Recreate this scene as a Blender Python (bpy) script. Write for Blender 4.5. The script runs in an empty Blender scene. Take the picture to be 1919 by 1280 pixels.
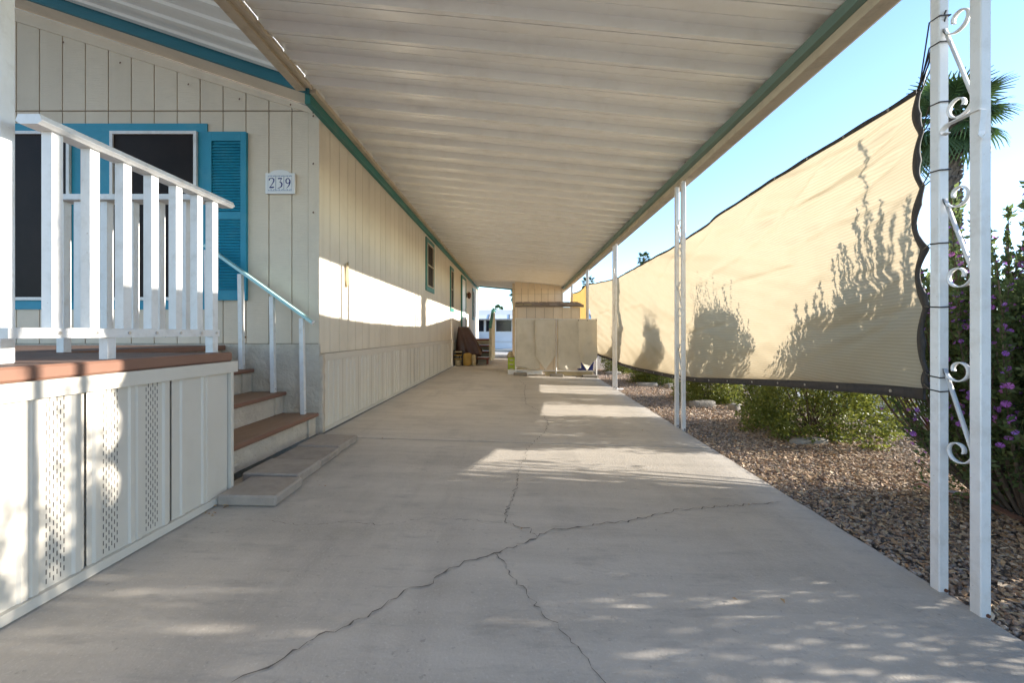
import bpy, bmesh, math, random
import numpy as np
from mathutils import Vector, Matrix
R = math.radians
rnd = random.Random(7)
sc = bpy.context.scene
col = sc.collection

# ------------------------------------------------------------------ camera, sky, sun, exposure
H = 0.887
cam_d = bpy.data.cameras.new('camera')
cam = bpy.data.objects.new('camera', cam_d); col.objects.link(cam)
cam.location = (0, 0, H); cam.rotation_euler = (R(90), 0, 0)
cam_d.sensor_width = 36.0; cam_d.lens = 775 / 1919 * 36
cam_d.shift_x = -10.5 / 1919; cam_d.shift_y = -16 / 1919
cam_d.clip_start = 0.02; cam_d.clip_end = 3000
sc.camera = cam
SUN = Vector((1.0, 0.04, 0.2535)).normalized()          # towards the sun
world = bpy.data.worlds.new('World'); sc.world = world; world.use_nodes = True
wn = world.node_tree
sky = wn.nodes.new('ShaderNodeTexSky'); sky.sky_type = 'NISHITA'; sky.sun_disc = False
sky.sun_elevation = math.asin(SUN.z); sky.sun_rotation = math.atan2(SUN.x, SUN.y)
sky.air_density = 0.75; sky.dust_density = 0.05; sky.ozone_density = 1.8
wn.links.new(sky.outputs[0], wn.nodes['Background'].inputs[0])
wn.nodes['Background'].inputs[1].default_value = 0.122
sun_d = bpy.data.lights.new('sun', 'SUN'); sun_d.energy = 2.9; sun_d.angle = R(0.55); sun_d.color = (1.0, 0.93, 0.83)
sun = bpy.data.objects.new('sun', sun_d); col.objects.link(sun)
sun.rotation_euler = SUN.to_track_quat('Z', 'Y').to_euler(); sun.location = (30, 0, 12)
sc.view_settings.view_transform = 'Standard'; sc.view_settings.look = 'None'
sc.view_settings.gamma = 1; sc.view_settings.use_curve_mapping = False
sc.view_settings.exposure = 2.1
sc.render.engine = 'CYCLES'
sc.cycles.max_bounces = 10; sc.cycles.diffuse_bounces = 6; sc.cycles.glossy_bounces = 3
sc.cycles.transmission_bounces = 6; sc.cycles.transparent_max_bounces = 8
sc.cycles.use_denoising = True; sc.cycles.sample_clamp_indirect = 8

# ------------------------------------------------------------------ materials
MATS = {}
def mat(name, c, rough=0.6, c2=None, nscale=3.0, stretch=(1, 1, 1), amt=0.5, bump=0.0, bscale=40.0, bstretch=(1, 1, 1),
        metal=0.0, spec=0.5, island=None, objvar=0.0, dirt=None, dscale=1.2, damt=0.35, trans=0.0, bdist=0.01, speck=None):
    """noise mix of c and c2, optional dirt stains (a third colour), per-object and per-island variation, bump"""
    m = bpy.data.materials.new(name); m.use_nodes = True; nt = m.node_tree; N = nt.nodes; L = nt.links
    p = N['Principled BSDF']; p.inputs['Roughness'].default_value = rough; p.inputs['Metallic'].default_value = metal
    p.inputs['Specular IOR Level'].default_value = spec
    geo = N.new('ShaderNodeNewGeometry')
    def noise(scale, st, detail=6, rgh=0.6):
        mp = N.new('ShaderNodeMapping'); mp.inputs['Scale'].default_value = st; L.new(geo.outputs['Position'], mp.inputs[0])
        t = N.new('ShaderNodeTexNoise'); t.inputs['Scale'].default_value = scale; t.inputs['Detail'].default_value = detail
        t.inputs['Roughness'].default_value = rgh; L.new(mp.outputs[0], t.inputs['Vector']); return t
    def mixc(f, a, b, fixed=None):
        x = N.new('ShaderNodeMix'); x.data_type = 'RGBA'
        if fixed is None: L.new(f, x.inputs[0])
        else: x.inputs[0].default_value = fixed
        for s, v in ((6, a), (7, b)):
            if isinstance(v, tuple): x.inputs[s].default_value = v + (1,) if len(v) == 3 else v
            else: L.new(v, x.inputs[s])
        return x.outputs[2]
    def ramp(src, a, b, lo=0.0, hi=1.0):
        r = N.new('ShaderNodeMapRange'); r.inputs[1].default_value = a; r.inputs[2].default_value = b
        r.inputs[3].default_value = lo; r.inputs[4].default_value = hi; L.new(src, r.inputs[0]); return r.outputs[0]
    if island:
        cr = N.new('ShaderNodeValToRGB'); L.new(geo.outputs['Random Per Island'], cr.inputs[0])
        el = cr.color_ramp.elements
        for i, cc in enumerate(island):
            pos = i / max(1, len(island) - 1)
            if i == 0: e = el[0]; e.position = 0
            elif i == len(island) - 1: e = el[-1]; e.position = 1
            else: e = el.new(pos)
            e.color = cc + (1,)
        base = cr.outputs[0]
    else:
        base = c
    if c2 is not None:
        t = noise(nscale, stretch); base = mixc(ramp(t.outputs[0], 0.5 - 0.25 * amt - 0.05, 0.5 + 0.25 * amt + 0.05), base, c2)
    if dirt is not None:
        t = noise(dscale, (1, 1, 1), 9, 0.68); base = mixc(ramp(t.outputs[0], 0.50, 0.74, 0, damt), base, dirt)
    if speck is not None:
        for (scl, st, lo, hi, am, cc) in speck:
            t = noise(scl, st, 5, 0.65); base = mixc(ramp(t.outputs[0], lo, hi, 0, am), base, cc)
    if objvar:
        oi = N.new('ShaderNodeObjectInfo'); hsv = N.new('ShaderNodeHueSaturation')
        L.new(ramp(oi.outputs['Random'], 0, 1, 1 - objvar, 1 + objvar), hsv.inputs['Value'])
        if isinstance(base, tuple): hsv.inputs['Color'].default_value = base + (1,)
        else: L.new(base, hsv.inputs['Color'])
        base = hsv.outputs[0]
    if isinstance(base, tuple): p.inputs['Base Color'].default_value = base + (1,)
    else: L.new(base, p.inputs['Base Color'])
    if bump:
        t = noise(bscale, bstretch, 8, 0.6); b = N.new('ShaderNodeBump'); b.inputs['Strength'].default_value = bump
        b.inputs['Distance'].default_value = bdist; L.new(t.outputs[0], b.inputs['Height']); L.new(b.outputs[0], p.inputs['Normal'])
    if trans:
        tr = N.new('ShaderNodeBsdfTranslucent')
        if isinstance(base, tuple): tr.inputs[0].default_value = base + (1,)
        else: L.new(base, tr.inputs[0])
        mx = N.new('ShaderNodeMixShader'); mx.inputs[0].default_value = trans
        L.new(p.outputs[0], mx.inputs[1]); L.new(tr.outputs[0], mx.inputs[2]); L.new(mx.outputs[0], N['Material Output'].inputs[0])
    MATS[name] = m
    return m

mat('concrete', (0.56, 0.508, 0.44), 0.85, (0.47, 0.425, 0.365), 2.2, (0.35, 3.2, 1), 0.45, 0.35, 70, dirt=(0.28, 0.255, 0.225), dscale=1.3, damt=0.6,
    speck=[(0.55, (1.6, 0.5, 1), 0.50, 0.70, 0.45, (0.34, 0.31, 0.275)), (0.8, (3.2, 0.3, 1), 0.54, 0.70, 0.40, (0.32, 0.29, 0.255)), (38, (1, 1, 1), 0.62, 0.74, 0.6, (0.24, 0.215, 0.19)), (110, (1, 1, 1), 0.56, 0.72, 0.55, (0.66, 0.62, 0.56)), (9, (0.5, 1.8, 1), 0.56, 0.72, 0.5, (0.30, 0.275, 0.245))])
mat('crack', (0.10, 0.09, 0.08), 0.95, (0.19, 0.17, 0.15), 14)
mat('siding', (0.76, 0.655, 0.52), 0.75, (0.685, 0.585, 0.46), 2.5, (1, 1, 0.25), 0.7, 0.5, 26, (0.5, 0.5, 7), objvar=0.035, dirt=(0.40, 0.34, 0.27), dscale=3, damt=0.22)
mat('siding_side', (0.75, 0.675, 0.55), 0.7, (0.69, 0.62, 0.50), 2.0, (1, 1, 0.2), 0.7, 0.25, 18, (2, 2, 0.4), objvar=0.03, dirt=(0.46, 0.39, 0.30), dscale=1.8, damt=0.3, speck=[(3, (2, 2, 0.12), 0.55, 0.75, 0.35, (0.52, 0.45, 0.35)), (70, (1, 1, 1), 0.70, 0.76, 0.6, (0.30, 0.22, 0.15))])
mat('groove', (0.34, 0.28, 0.215), 0.9)
mat('stucco', (0.66, 0.59, 0.49), 0.9, (0.55, 0.485, 0.40), 5, (1, 1, 1), 0.8, 0.9, 30, dirt=(0.30, 0.26, 0.21), dscale=6, damt=0.38, bdist=0.02)
mat('vinyl', (0.70, 0.66, 0.57), 0.5, (0.64, 0.60, 0.52), 3, (1, 1, 0.3), 0.6, objvar=0.03, dirt=(0.42, 0.38, 0.31), dscale=4, damt=0.2)
mat('vinyl_white', (0.67, 0.62, 0.535), 0.45, (0.61, 0.565, 0.485), 3, (1, 1, 0.3), 0.6, objvar=0.02, dirt=(0.45, 0.41, 0.34), dscale=5, damt=0.22)
mat('white_paint', (0.80, 0.79, 0.77), 0.38, (0.74, 0.72, 0.69), 6, dirt=(0.46, 0.41, 0.34), dscale=14, damt=0.42, bump=0.12, bscale=45, speck=[(55, (1, 1, 1), 0.68, 0.75, 0.7, (0.30, 0.20, 0.12)), (9, (1, 1, 0.2), 0.56, 0.74, 0.35, (0.52, 0.49, 0.43))])
mat('roof_white', (0.86, 0.84, 0.80), 0.24, (0.80, 0.78, 0.74), 5, (0.4, 1, 1), 0.6, objvar=0.03, bump=0.04, bscale=9, dirt=(0.52, 0.46, 0.37), dscale=3.5, damt=0.25)
mat('beam', (0.62, 0.53, 0.40), 0.6, (0.51, 0.42, 0.30), 5, (3, 0.4, 3), 0.9, 0.3, 22, (4, 0.4, 4), dirt=(0.24, 0.19, 0.13), dscale=8, damt=0.5)
mat('teal', (0.012, 0.28, 0.42), 0.55, (0.010, 0.235, 0.355), 4, (1, 1, 1), 0.8, 0.25, 30, (0.5, 0.5, 5), dirt=(0.10, 0.34, 0.43), dscale=5, damt=0.4)
mat('teal_dark', (0.015, 0.16, 0.21), 0.55, (0.012, 0.125, 0.165), 5, (0.4, 1, 2), 0.8, 0.4, 24, (0.6, 1, 6))
mat('teal_green', (0.04, 0.22, 0.19), 0.5, (0.03, 0.17, 0.15), 5, (1, 0.3, 1), 0.8, dirt=(0.30, 0.30, 0.26), dscale=6, damt=0.2)
mat('sage_trim', (0.16, 0.24, 0.20), 0.5, (0.12, 0.19, 0.16), 5, (1, 0.3, 1), 0.8)
mat('aqua_rail', (0.42, 0.68, 0.69), 0.3, (0.32, 0.58, 0.60), 7)
mat('screen', (0.013, 0.008, 0.006), 0.5, (0.026, 0.017, 0.013), 1.5, bump=0.1, bscale=300, spec=0.1)
mat('glass_dark', (0.012, 0.013, 0.022), 0.12, spec=0.6)
mat('deck_board', (0.22, 0.13, 0.09), 0.65, (0.17, 0.105, 0.075), 6, (0.3, 3, 1), 0.9, 0.3, 40, (0.3, 3, 1), objvar=0.08, dirt=(0.28, 0.23, 0.19), dscale=5, damt=0.4)
mat('terracotta', (0.25, 0.13, 0.085), 0.5, (0.20, 0.10, 0.068), 5, (1, 0.4, 1), 0.7, dirt=(0.22, 0.13, 0.09), dscale=6, damt=0.4)
mat('tread_wood', (0.36, 0.23, 0.15), 0.65, (0.28, 0.175, 0.11), 7, (4, 0.5, 1), 0.9, 0.3, 40, (5, 0.5, 1), dirt=(0.30, 0.25, 0.20), dscale=5, damt=0.35)
mat('paver', (0.40, 0.345, 0.29), 0.9, (0.33, 0.285, 0.24), 12, bump=0.4, bscale=90, objvar=0.06, dirt=(0.17, 0.15, 0.14), dscale=5, damt=0.4)
mat('stone', (0.29, 0.255, 0.21), 0.9, (0.22, 0.195, 0.16), 9, bump=0.6, bscale=30, objvar=0.1, bdist=0.02)
mat('gravel_bed', (0.19, 0.15, 0.115), 0.95, (0.30, 0.245, 0.19), 60, bump=0.9, bscale=70, dirt=(0.10, 0.085, 0.075), dscale=40, damt=0.7, bdist=0.03)
mat('pebble', (0.3, 0.3, 0.3), 0.8, island=[(0.19, 0.155, 0.14), (0.49, 0.36, 0.25), (0.31, 0.25, 0.21), (0.62, 0.45, 0.31), (0.40, 0.24, 0.15), (0.52, 0.44, 0.37), (0.25, 0.195, 0.165), (0.64, 0.53, 0.42)], bump=0.15, bscale=150)
mat('litter', (0.3, 0.2, 0.1), 0.8, island=[(0.44, 0.28, 0.14), (0.56, 0.42, 0.26), (0.27, 0.14, 0.06), (0.62, 0.50, 0.36), (0.38, 0.20, 0.08)])
mat('asphalt', (0.055, 0.056, 0.060), 0.9, (0.075, 0.075, 0.078), 30, bump=0.5, bscale=120)
mat('kerb', (0.45, 0.42, 0.37), 0.85, (0.38, 0.35, 0.31), 5, bump=0.2, bscale=50)
mat('hem', (0.030, 0.026, 0.023), 0.75, (0.055, 0.045, 0.038), 40)
mat('tie', (0.012, 0.012, 0.013), 0.4)
mat('metal', (0.55, 0.55, 0.55), 0.35, metal=1.0)
mat('rust', (0.13, 0.05, 0.025), 0.8)
mat('sage_leaf', (0.06, 0.1, 0.04), 0.6, island=[(0.095, 0.14, 0.045), (0.17, 0.215, 0.07), (0.115, 0.17, 0.055), (0.21, 0.25, 0.10), (0.09, 0.14, 0.05)], trans=0.55)
mat('hedge_leaf', (0.1, 0.15, 0.03), 0.5, island=[(0.11, 0.14, 0.025), (0.22, 0.24, 0.04), (0.15, 0.175, 0.03), (0.29, 0.29, 0.055), (0.09, 0.11, 0.02)], trans=0.4)
mat('flower', (0.4, 0.1, 0.5), 0.55, island=[(0.40, 0.14, 0.62), (0.58, 0.17, 0.62), (0.34, 0.16, 0.62), (0.70, 0.22, 0.62)], trans=0.35)
mat('bark', (0.17, 0.115, 0.075), 0.9, (0.10, 0.07, 0.048), 20, (1, 1, 0.3), bump=0.6, bscale=40)
mat('palm_bark', (0.20, 0.16, 0.12), 0.9, (0.11, 0.085, 0.065), 9, bump=0.7, bscale=25)
mat('palm_leaf', (0.05, 0.1, 0.03), 0.5, (0.075, 0.12, 0.035), 3, trans=0.3, objvar=0.3)
mat('canvas', (0.68, 0.62, 0.51), 0.85, (0.61, 0.555, 0.45), 4, bump=0.15, bscale=12, dirt=(0.36, 0.32, 0.25), dscale=5, damt=0.3, bdist=0.03)
mat('shingle', (0.36, 0.285, 0.22), 0.9, (0.28, 0.22, 0.17), 30, objvar=0.2, bump=0.4, bscale=90)
mat('brown_cover', (0.085, 0.040, 0.030), 0.38, (0.060, 0.028, 0.022), 5, bump=0.2, bscale=30)
mat('red_wood', (0.26, 0.075, 0.035), 0.55, (0.20, 0.058, 0.028), 8, (0.4, 2, 2), objvar=0.1)
mat('step_panel', (0.50, 0.47, 0.36), 0.8, (0.43, 0.40, 0.30), 4)
mat('yellow', (0.46, 0.29, 0.07), 0.7, (0.36, 0.22, 0.05), 8, bump=0.3, bscale=25)
mat('tan_cloth', (0.50, 0.41, 0.25), 0.85, (0.40, 0.32, 0.19), 9, bump=0.3, bscale=30)
mat('lime', (0.44, 0.56, 0.03), 0.45)
mat('blue_plastic', (0.02, 0.035, 0.20), 0.4)
mat('house_white', (0.70, 0.72, 0.78), 0.6, (0.64, 0.66, 0.72), 2)
mat('house_roof', (0.60, 0.59, 0.57), 0.6, (0.52, 0.51, 0.49), 3)
mat('tile_white', (0.80, 0.79, 0.77), 0.2)
mat('navy', (0.012, 0.012, 0.14), 0.3)
mat('blue_glaze', (0.16, 0.24, 0.42), 0.3)
mat('orange_cloth', (0.62, 0.40, 0.13), 0.8, (0.55, 0.34, 0.10), 5, trans=0.4)

def fabric_material():
    m = bpy.data.materials.new('shade_fabric'); m.use_nodes = True; nt = m.node_tree; N = nt.nodes; L = nt.links
    p = N['Principled BSDF']; p.inputs['Roughness'].default_value = 0.8; p.inputs['Specular IOR Level'].default_value = 0.2
    geo = N.new('ShaderNodeNewGeometry')
    n = N.new('ShaderNodeTexNoise'); n.inputs['Scale'].default_value = 5; n.inputs['Detail'].default_value = 6; L.new(geo.outputs['Position'], n.inputs['Vector'])
    mx = N.new('ShaderNodeMix'); mx.data_type = 'RGBA'; L.new(n.outputs[0], mx.inputs[0])
    mx.inputs[6].default_value = (0.57, 0.475, 0.325, 1); mx.inputs[7].default_value = (0.51, 0.42, 0.285, 1)
    mp = N.new('ShaderNodeMapping'); mp.inputs['Scale'].default_value = (1, 1, 1); L.new(geo.outputs['Position'], mp.inputs[0])
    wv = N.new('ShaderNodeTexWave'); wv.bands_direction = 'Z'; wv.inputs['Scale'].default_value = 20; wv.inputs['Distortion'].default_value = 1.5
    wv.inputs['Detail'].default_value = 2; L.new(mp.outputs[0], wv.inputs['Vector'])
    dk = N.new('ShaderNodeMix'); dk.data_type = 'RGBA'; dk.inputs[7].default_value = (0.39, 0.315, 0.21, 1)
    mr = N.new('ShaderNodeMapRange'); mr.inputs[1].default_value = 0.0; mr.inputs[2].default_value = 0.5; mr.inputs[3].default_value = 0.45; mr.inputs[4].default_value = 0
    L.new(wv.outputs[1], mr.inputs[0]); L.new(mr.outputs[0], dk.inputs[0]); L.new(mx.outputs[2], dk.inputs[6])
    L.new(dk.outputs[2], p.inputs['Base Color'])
    b = N.new('ShaderNodeBump'); b.inputs['Strength'].default_value = 0.25; b.inputs['Distance'].default_value = 0.004; L.new(wv.outputs[1], b.inputs['Height']); L.new(b.outputs[0], p.inputs['Normal'])
    tr = N.new('ShaderNodeBsdfTranslucent'); L.new(dk.outputs[2], tr.inputs[0])
    ms = N.new('ShaderNodeMixShader'); ms.inputs[0].default_value = 0.40
    L.new(p.outputs[0], ms.inputs[1]); L.new(tr.outputs[0], ms.inputs[2]); L.new(ms.outputs[0], N['Material Output'].inputs[0])
    MATS['shade_fabric'] = m
fabric_material()

# ------------------------------------------------------------------ helpers
def wloc(o):
    v = Vector((0, 0, 0))
    while o is not None: v += o.location; o = o.parent
    return v
def empty(name, loc, label, cat, group=None):
    o = bpy.data.objects.new(name, None); col.objects.link(o); o.location = loc; o.empty_display_size = 0.1
    tag(o, label, cat, group); return o
def tag(o, label=None, cat=None, group=None, kind=None):
    if label: o['label'] = label
    if cat: o['category'] = cat
    if group: o['group'] = group
    if kind: o['kind'] = kind
    return o
def newobj(name, me, parent=None, loc=(0, 0, 0), rot=(0, 0, 0), scale=(1, 1, 1)):
    o = bpy.data.objects.new(name, me); col.objects.link(o); o.parent = parent
    o.location = loc; o.rotation_euler = rot; o.scale = scale; return o

class MB:
    """collects shapes given in world coordinates and builds ONE mesh object from them"""
    def __init__(s): s.v = []; s.f = []
    def add(s, vs, fs):
        b = len(s.v); s.v += [tuple(v) for v in vs]; s.f += [tuple(i + b for i in f) for f in fs]; return s
    def box(s, x0, x1, y0, y1, z0, z1):
        return s.add([(x0, y0, z0), (x1, y0, z0), (x1, y1, z0), (x0, y1, z0), (x0, y0, z1), (x1, y0, z1), (x1, y1, z1), (x0, y1, z1)],
                     [(0, 3, 2, 1), (4, 5, 6, 7), (0, 1, 5, 4), (1, 2, 6, 5), (2, 3, 7, 6), (3, 0, 4, 7)])
    def cbox(s, x0, x1, y0, y1, z0, z1, c):
        """box with chamfered upright and top edges"""
        bm = bmesh.new(); bmesh.ops.create_cube(bm, size=1)
        for v in bm.verts: v.co = Vector(((x0 + x1) / 2 + v.co.x * (x1 - x0), (y0 + y1) / 2 + v.co.y * (y1 - y0), (z0 + z1) / 2 + v.co.z * (z1 - z0)))
        bmesh.ops.bevel(bm, geom=bm.edges[:], offset=c, segments=1, affect='EDGES', profile=0.5)
        bm.verts.index_update()
        s.add([v.co for v in bm.verts], [[v.index for v in f.verts] for f in bm.faces]); bm.free(); return s
    def prism(s, pts, d):
        """planar polygon (3-D points) extruded by vector d"""
        n = len(pts); P = [Vector(p) for p in pts]; d = Vector(d)
        return s.add(P + [p + d for p in P], [tuple(range(n))[::-1], tuple(range(n, 2 * n))] + [(i, (i + 1) % n, (i + 1) % n + n, i + n) for i in range(n)])
    def bar(s, a, b, w, h, up=(0, 0, 1)):
        a, b = Vector(a), Vector(b); t = (b - a).normalized(); u = Vector(up); sd = t.cross(u)
        if sd.length < 1e-4: sd = t.cross(Vector((1, 0, 0)))
        sd.normalize(); u = sd.cross(t)
        q = [a - sd * w / 2 - u * h / 2, a + sd * w / 2 - u * h / 2, a + sd * w / 2 + u * h / 2, a - sd * w / 2 + u * h / 2]
        return s.prism(q, b - a)
    def tube(s, pts, r, n=8, cap=True, flat=None):
        P = [Vector(p) for p in pts]; m = len(P); rs = r if isinstance(r, (list, tuple)) else [r] * m; b = len(s.v)
        ref = Vector(flat) if flat else None
        for i, p in enumerate(P):
            t = (P[min(i + 1, m - 1)] - P[max(i - 1, 0)]).normalized()
            k = ref if ref is not None else (Vector((0, 0, 1)) if abs(t.z) < 0.9 else Vector((1, 0, 0)))
            u = t.cross(k).normalized(); w = u.cross(t)
            for j in range(n):
                a = 2 * math.pi * j / n; s.v.append(tuple(p + (u * math.cos(a) + w * math.sin(a)) * rs[i]))
        for i in range(m - 1):
            for j in range(n):
                k = (j + 1) % n; s.f.append((b + i * n + j, b + i * n + k, b + (i + 1) * n + k, b + (i + 1) * n + j))
        if cap: s.f.append(tuple(b + j for j in range(n))[::-1]); s.f.append(tuple(b + (m - 1) * n + j for j in range(n)))
        return s
    def strip(s, pts, w, t, axis):
        """flat bar following pts: w wide along axis, t thick"""
        P = [Vector(p) for p in pts]; ax = Vector(axis).normalized(); b = len(s.v); m = len(P)
        for i, p in enumerate(P):
            tg = (P[min(i + 1, m - 1)] - P[max(i - 1, 0)]).normalized(); n = tg.cross(ax).normalized()
            s.v += [tuple(p + ax * w / 2 + n * t / 2), tuple(p - ax * w / 2 + n * t / 2), tuple(p - ax * w / 2 - n * t / 2), tuple(p + ax * w / 2 - n * t / 2)]
        for i in range(m - 1):
            for j in range(4):
                k = (j + 1) % 4; s.f.append((b + i * 4 + j, b + i * 4 + k, b + i * 4 + 4 + k, b + i * 4 + 4 + j))
        s.f.append((b, b + 1, b + 2, b + 3)); e = b + (m - 1) * 4; s.f.append((e + 3, e + 2, e + 1, e)); return s
    def loft(s, rings, cap=True):
        n = len(rings[0]); b = len(s.v)
        for r in rings: s.v += [tuple(p) for p in r]
        for i in range(len(rings) - 1):
            for j in range(n):
                k = (j + 1) % n; s.f.append((b + i * n + j, b + i * n + k, b + (i + 1) * n + k, b + (i + 1) * n + j))
        if cap: s.f.append(tuple(b + j for j in range(n))[::-1]); s.f.append(tuple(b + (len(rings) - 1) * n + j for j in range(n)))
        return s
    def mesh(s, name, m, off=Vector((0, 0, 0)), smooth=False):
        me = bpy.data.meshes.new(name); me.from_pydata([(x - off.x, y - off.y, z - off.z) for x, y, z in s.v], [], s.f); me.update()
        if m: me.materials.append(MATS[m])
        if smooth: me.polygons.foreach_set('use_smooth', [True] * len(me.polygons))
        return me
    def build(s, name, m, parent=None, smooth=False):
        if parent is None:
            a = np.array(s.v); off = Vector(((a[:, 0].min() + a[:, 0].max()) / 2, (a[:, 1].min() + a[:, 1].max()) / 2, a[:, 2].min()))
            o = newobj(name, s.mesh(name, m, off, smooth), None, off)
        else:
            o = newobj(name, s.mesh(name, m, wloc(parent), smooth), parent)
        return o
def B(x0, x1, y0, y1, z0, z1): return MB().box(x0, x1, y0, y1, z0, z1)
def np_mesh(name, V, F, m, off, smooth=False):
    """mesh from numpy arrays; V (n,3), F (k,3 or 4)"""
    me = bpy.data.meshes.new(name); V = np.asarray(V, dtype=np.float32) - np.array(off, dtype=np.float32); F = np.asarray(F, dtype=np.int32); q = F.shape[1]
    me.vertices.add(len(V)); me.vertices.foreach_set('co', V.ravel())
    me.loops.add(F.size); me.loops.foreach_set('vertex_index', F.ravel())
    me.polygons.add(len(F)); me.polygons.foreach_set('loop_start', np.arange(0, F.size, q, dtype=np.int32)); me.polygons.foreach_set('loop_total', np.full(len(F), q, dtype=np.int32))
    me.update(calc_edges=True); me.validate(); me.materials.append(MATS[m])
    if smooth: me.polygons.foreach_set('use_smooth', np.ones(len(F), dtype=bool))
    return me

XW = -1.75                                              # plane of the home's long side wall
def gz(x): return -0.03 * (x + 1.75) if x > -1.75 else 0.0       # driveway falls gently to the right
def edge(y): return 1.60 + 0.02 * y                     # right edge of the slabs
def sn(x, y=0.0, z=0.0):                                # cheap smooth noise
    return (math.sin(x * 1.7 + y * 2.3 + 1.3) + math.sin(x * 3.1 - y * 1.9 + z * 2.7) * 0.6 + math.sin(x * 0.7 + z * 4.1 + y * 4.7) * 0.5) / 2.1

# ------------------------------------------------------------------ setting: ground, driveway, road
g = MB().add([(-700, -700, -0.16), (700, -700, -0.16), (700, 1500, -0.16), (-700, 1500, -0.16)], [(0, 1, 2, 3)]).build('ground', 'gravel_bed'); tag(g, 'brown gravel ground beside and behind the carport', kind='structure')
drive = bpy.data.objects.new('driveway', None); col.objects.link(drive); tag(drive, 'pale concrete driveway under the carport, cracked and jointed', kind='structure')
JO = [-3.05, 0.25, 3.56, 6.85, 10.15, 13.45, 16.75, 20.0]
for i in range(len(JO) - 1):
    y0, y1 = JO[i] + 0.008, JO[i + 1] - 0.008; xl = -1.70
    bm = bmesh.new(); nx, ny = 24, 24; vs = {}
    for a in range(nx + 1):
        for b in range(ny + 1):
            y = y0 + (y1 - y0) * b / ny; x = xl + (edge(y) - xl) * a / nx
            r = 0.012 if a == nx or b in (0, ny) else 0.0
            vs[a, b] = bm.verts.new((x + (0.006 * sn(y * 9, i) if a == nx else 0), y, gz(x) - r * 0.5 + 0.003 * sn(x * 1.1, y * 1.3)))
    for a in range(nx):
        for b in range(ny): bm.faces.new((vs[a, b], vs[a + 1, b], vs[a + 1, b + 1], vs[a, b + 1]))
    rim = [e for e in bm.edges if e.is_boundary]
    ex = bmesh.ops.extrude_edge_only(bm, edges=rim)
    for v in ex['geom']:
        if isinstance(v, bmesh.types.BMVert): v.co.z = -0.17
    me = bpy.data.meshes.new('slab'); bm.normal_update(); bm.to_mesh(me); bm.free(); me.materials.append(MATS['concrete'])
    newobj('slab', me, drive)
CR = {'main': [(-0.748, 1.083), (-0.705, 1.116), (-0.638, 1.207), (-0.55, 1.291), (-0.475, 1.363), (-0.401, 1.479), (-0.333, 1.52), (-0.254, 1.638), (-0.176, 1.708), (-0.102, 1.753), (-0.023, 1.801), (0.091, 1.902), (0.178, 1.974), (0.272, 2.007), (0.424, 2.056), (0.567, 2.094), (0.712, 2.165), (0.852, 2.239), (1.066, 2.295), (1.251, 2.337), (1.448, 2.388), (1.577, 2.42)],
      'up': [(0.091, 1.902), (0.051, 1.982), (-0.052, 2.025), (-0.059, 2.088), (-0.051, 2.196), (-0.025, 2.378), (0.0, 2.591), (-0.007, 2.789), (0.038, 2.963), (0.087, 3.38), (0.125, 3.55), (0.265, 3.948), (0.316, 4.301), (0.302, 4.868), (0.201, 5.197), (0.106, 5.493), (0.11, 6.583), (0.144, 7.464), (0.021, 8.28)],
      'left': [(-0.057, 2.024), (-0.185, 2.045), (-0.452, 2.062), (-0.637, 1.976), (-0.822, 1.992), (-1.035, 1.956), (-1.259, 1.991)],
      'down': [(-0.102, 1.753), (-0.054, 1.667), (-0.02, 1.578), (0.029, 1.5), (0.072, 1.401), (0.136, 1.315), (0.176, 1.239), (0.2, 1.19), (0.231, 1.118), (0.30, 0.95)]}
def jag(pts, amp, step=0.02):
    out = []
    for (a, b) in zip(pts[:-1], pts[1:]):
        a, b = Vector(a), Vector(b); n = max(1, int((b - a).length / step)); pr = Vector((-(b - a).y, (b - a).x)).normalized()
        for k in range(n): out.append(a.lerp(b, k / n) + pr * rnd.uniform(-amp, amp) + (b - a).normalized() * rnd.uniform(-amp, amp) * 0.4)
    out.append(Vector(pts[-1])); return out
for k, (w, amp) in {'main': (0.0066, 0.013), 'up': (0.0048, 0.014), 'left': (0.0024, 0.010), 'down': (0.0034, 0.012)}.items():
    P = jag(CR[k], amp); q = MB(); n = len(P); vv = []
    for i, p in enumerate(P):
        t = (P[min(i + 1, n - 1)] - P[max(i - 1, 0)]).normalized(); pr = Vector((-t.y, t.x)); ww = w * max(0.12, 0.62 + 0.55 * sn(i * 0.9, len(k)) + rnd.uniform(-.25, .25)) * min(1, (n - 1 - i) / 8 + 0.15) * (1 if p.y < 4 else 1.6)
        for sgn in (-1, 1):
            c = p + pr * ww * 0.5 * sgn * rnd.uniform(.45, 1.55) + t * rnd.uniform(-.004, .004); vv.append((c.x, c.y, gz(c.x) + 0.003 * sn(c.x * 1.1, c.y * 1.3) + 0.004))
    q.add(vv, [(2 * i, 2 * i + 1, 2 * i + 3, 2 * i + 2) for i in range(n - 1)])
    q.build('crack', 'crack', drive)
tag(B(4.55, 11.5, -300, 600, -0.158, -0.150).build('road', 'asphalt'), 'dark asphalt street beyond the gravel strip', kind='structure')
kb = bpy.data.objects.new('kerb', None); col.objects.link(kb); tag(kb, 'pale concrete kerb between gravel and street', kind='structure')
kme = MB().cbox(4.18, 4.55, 0, 1.49, -0.16, -0.06, 0.012).mesh('kerb_stone', 'kerb')
for i in range(-4, 30): newobj('kerb_stone', kme, kb, (0, i * 1.5, 0))
tag(B(-60, 60, 19.999, 23.0, -0.158, -0.152).build('rear_street', 'asphalt'), 'street crossing behind the carport', kind='structure')

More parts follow.
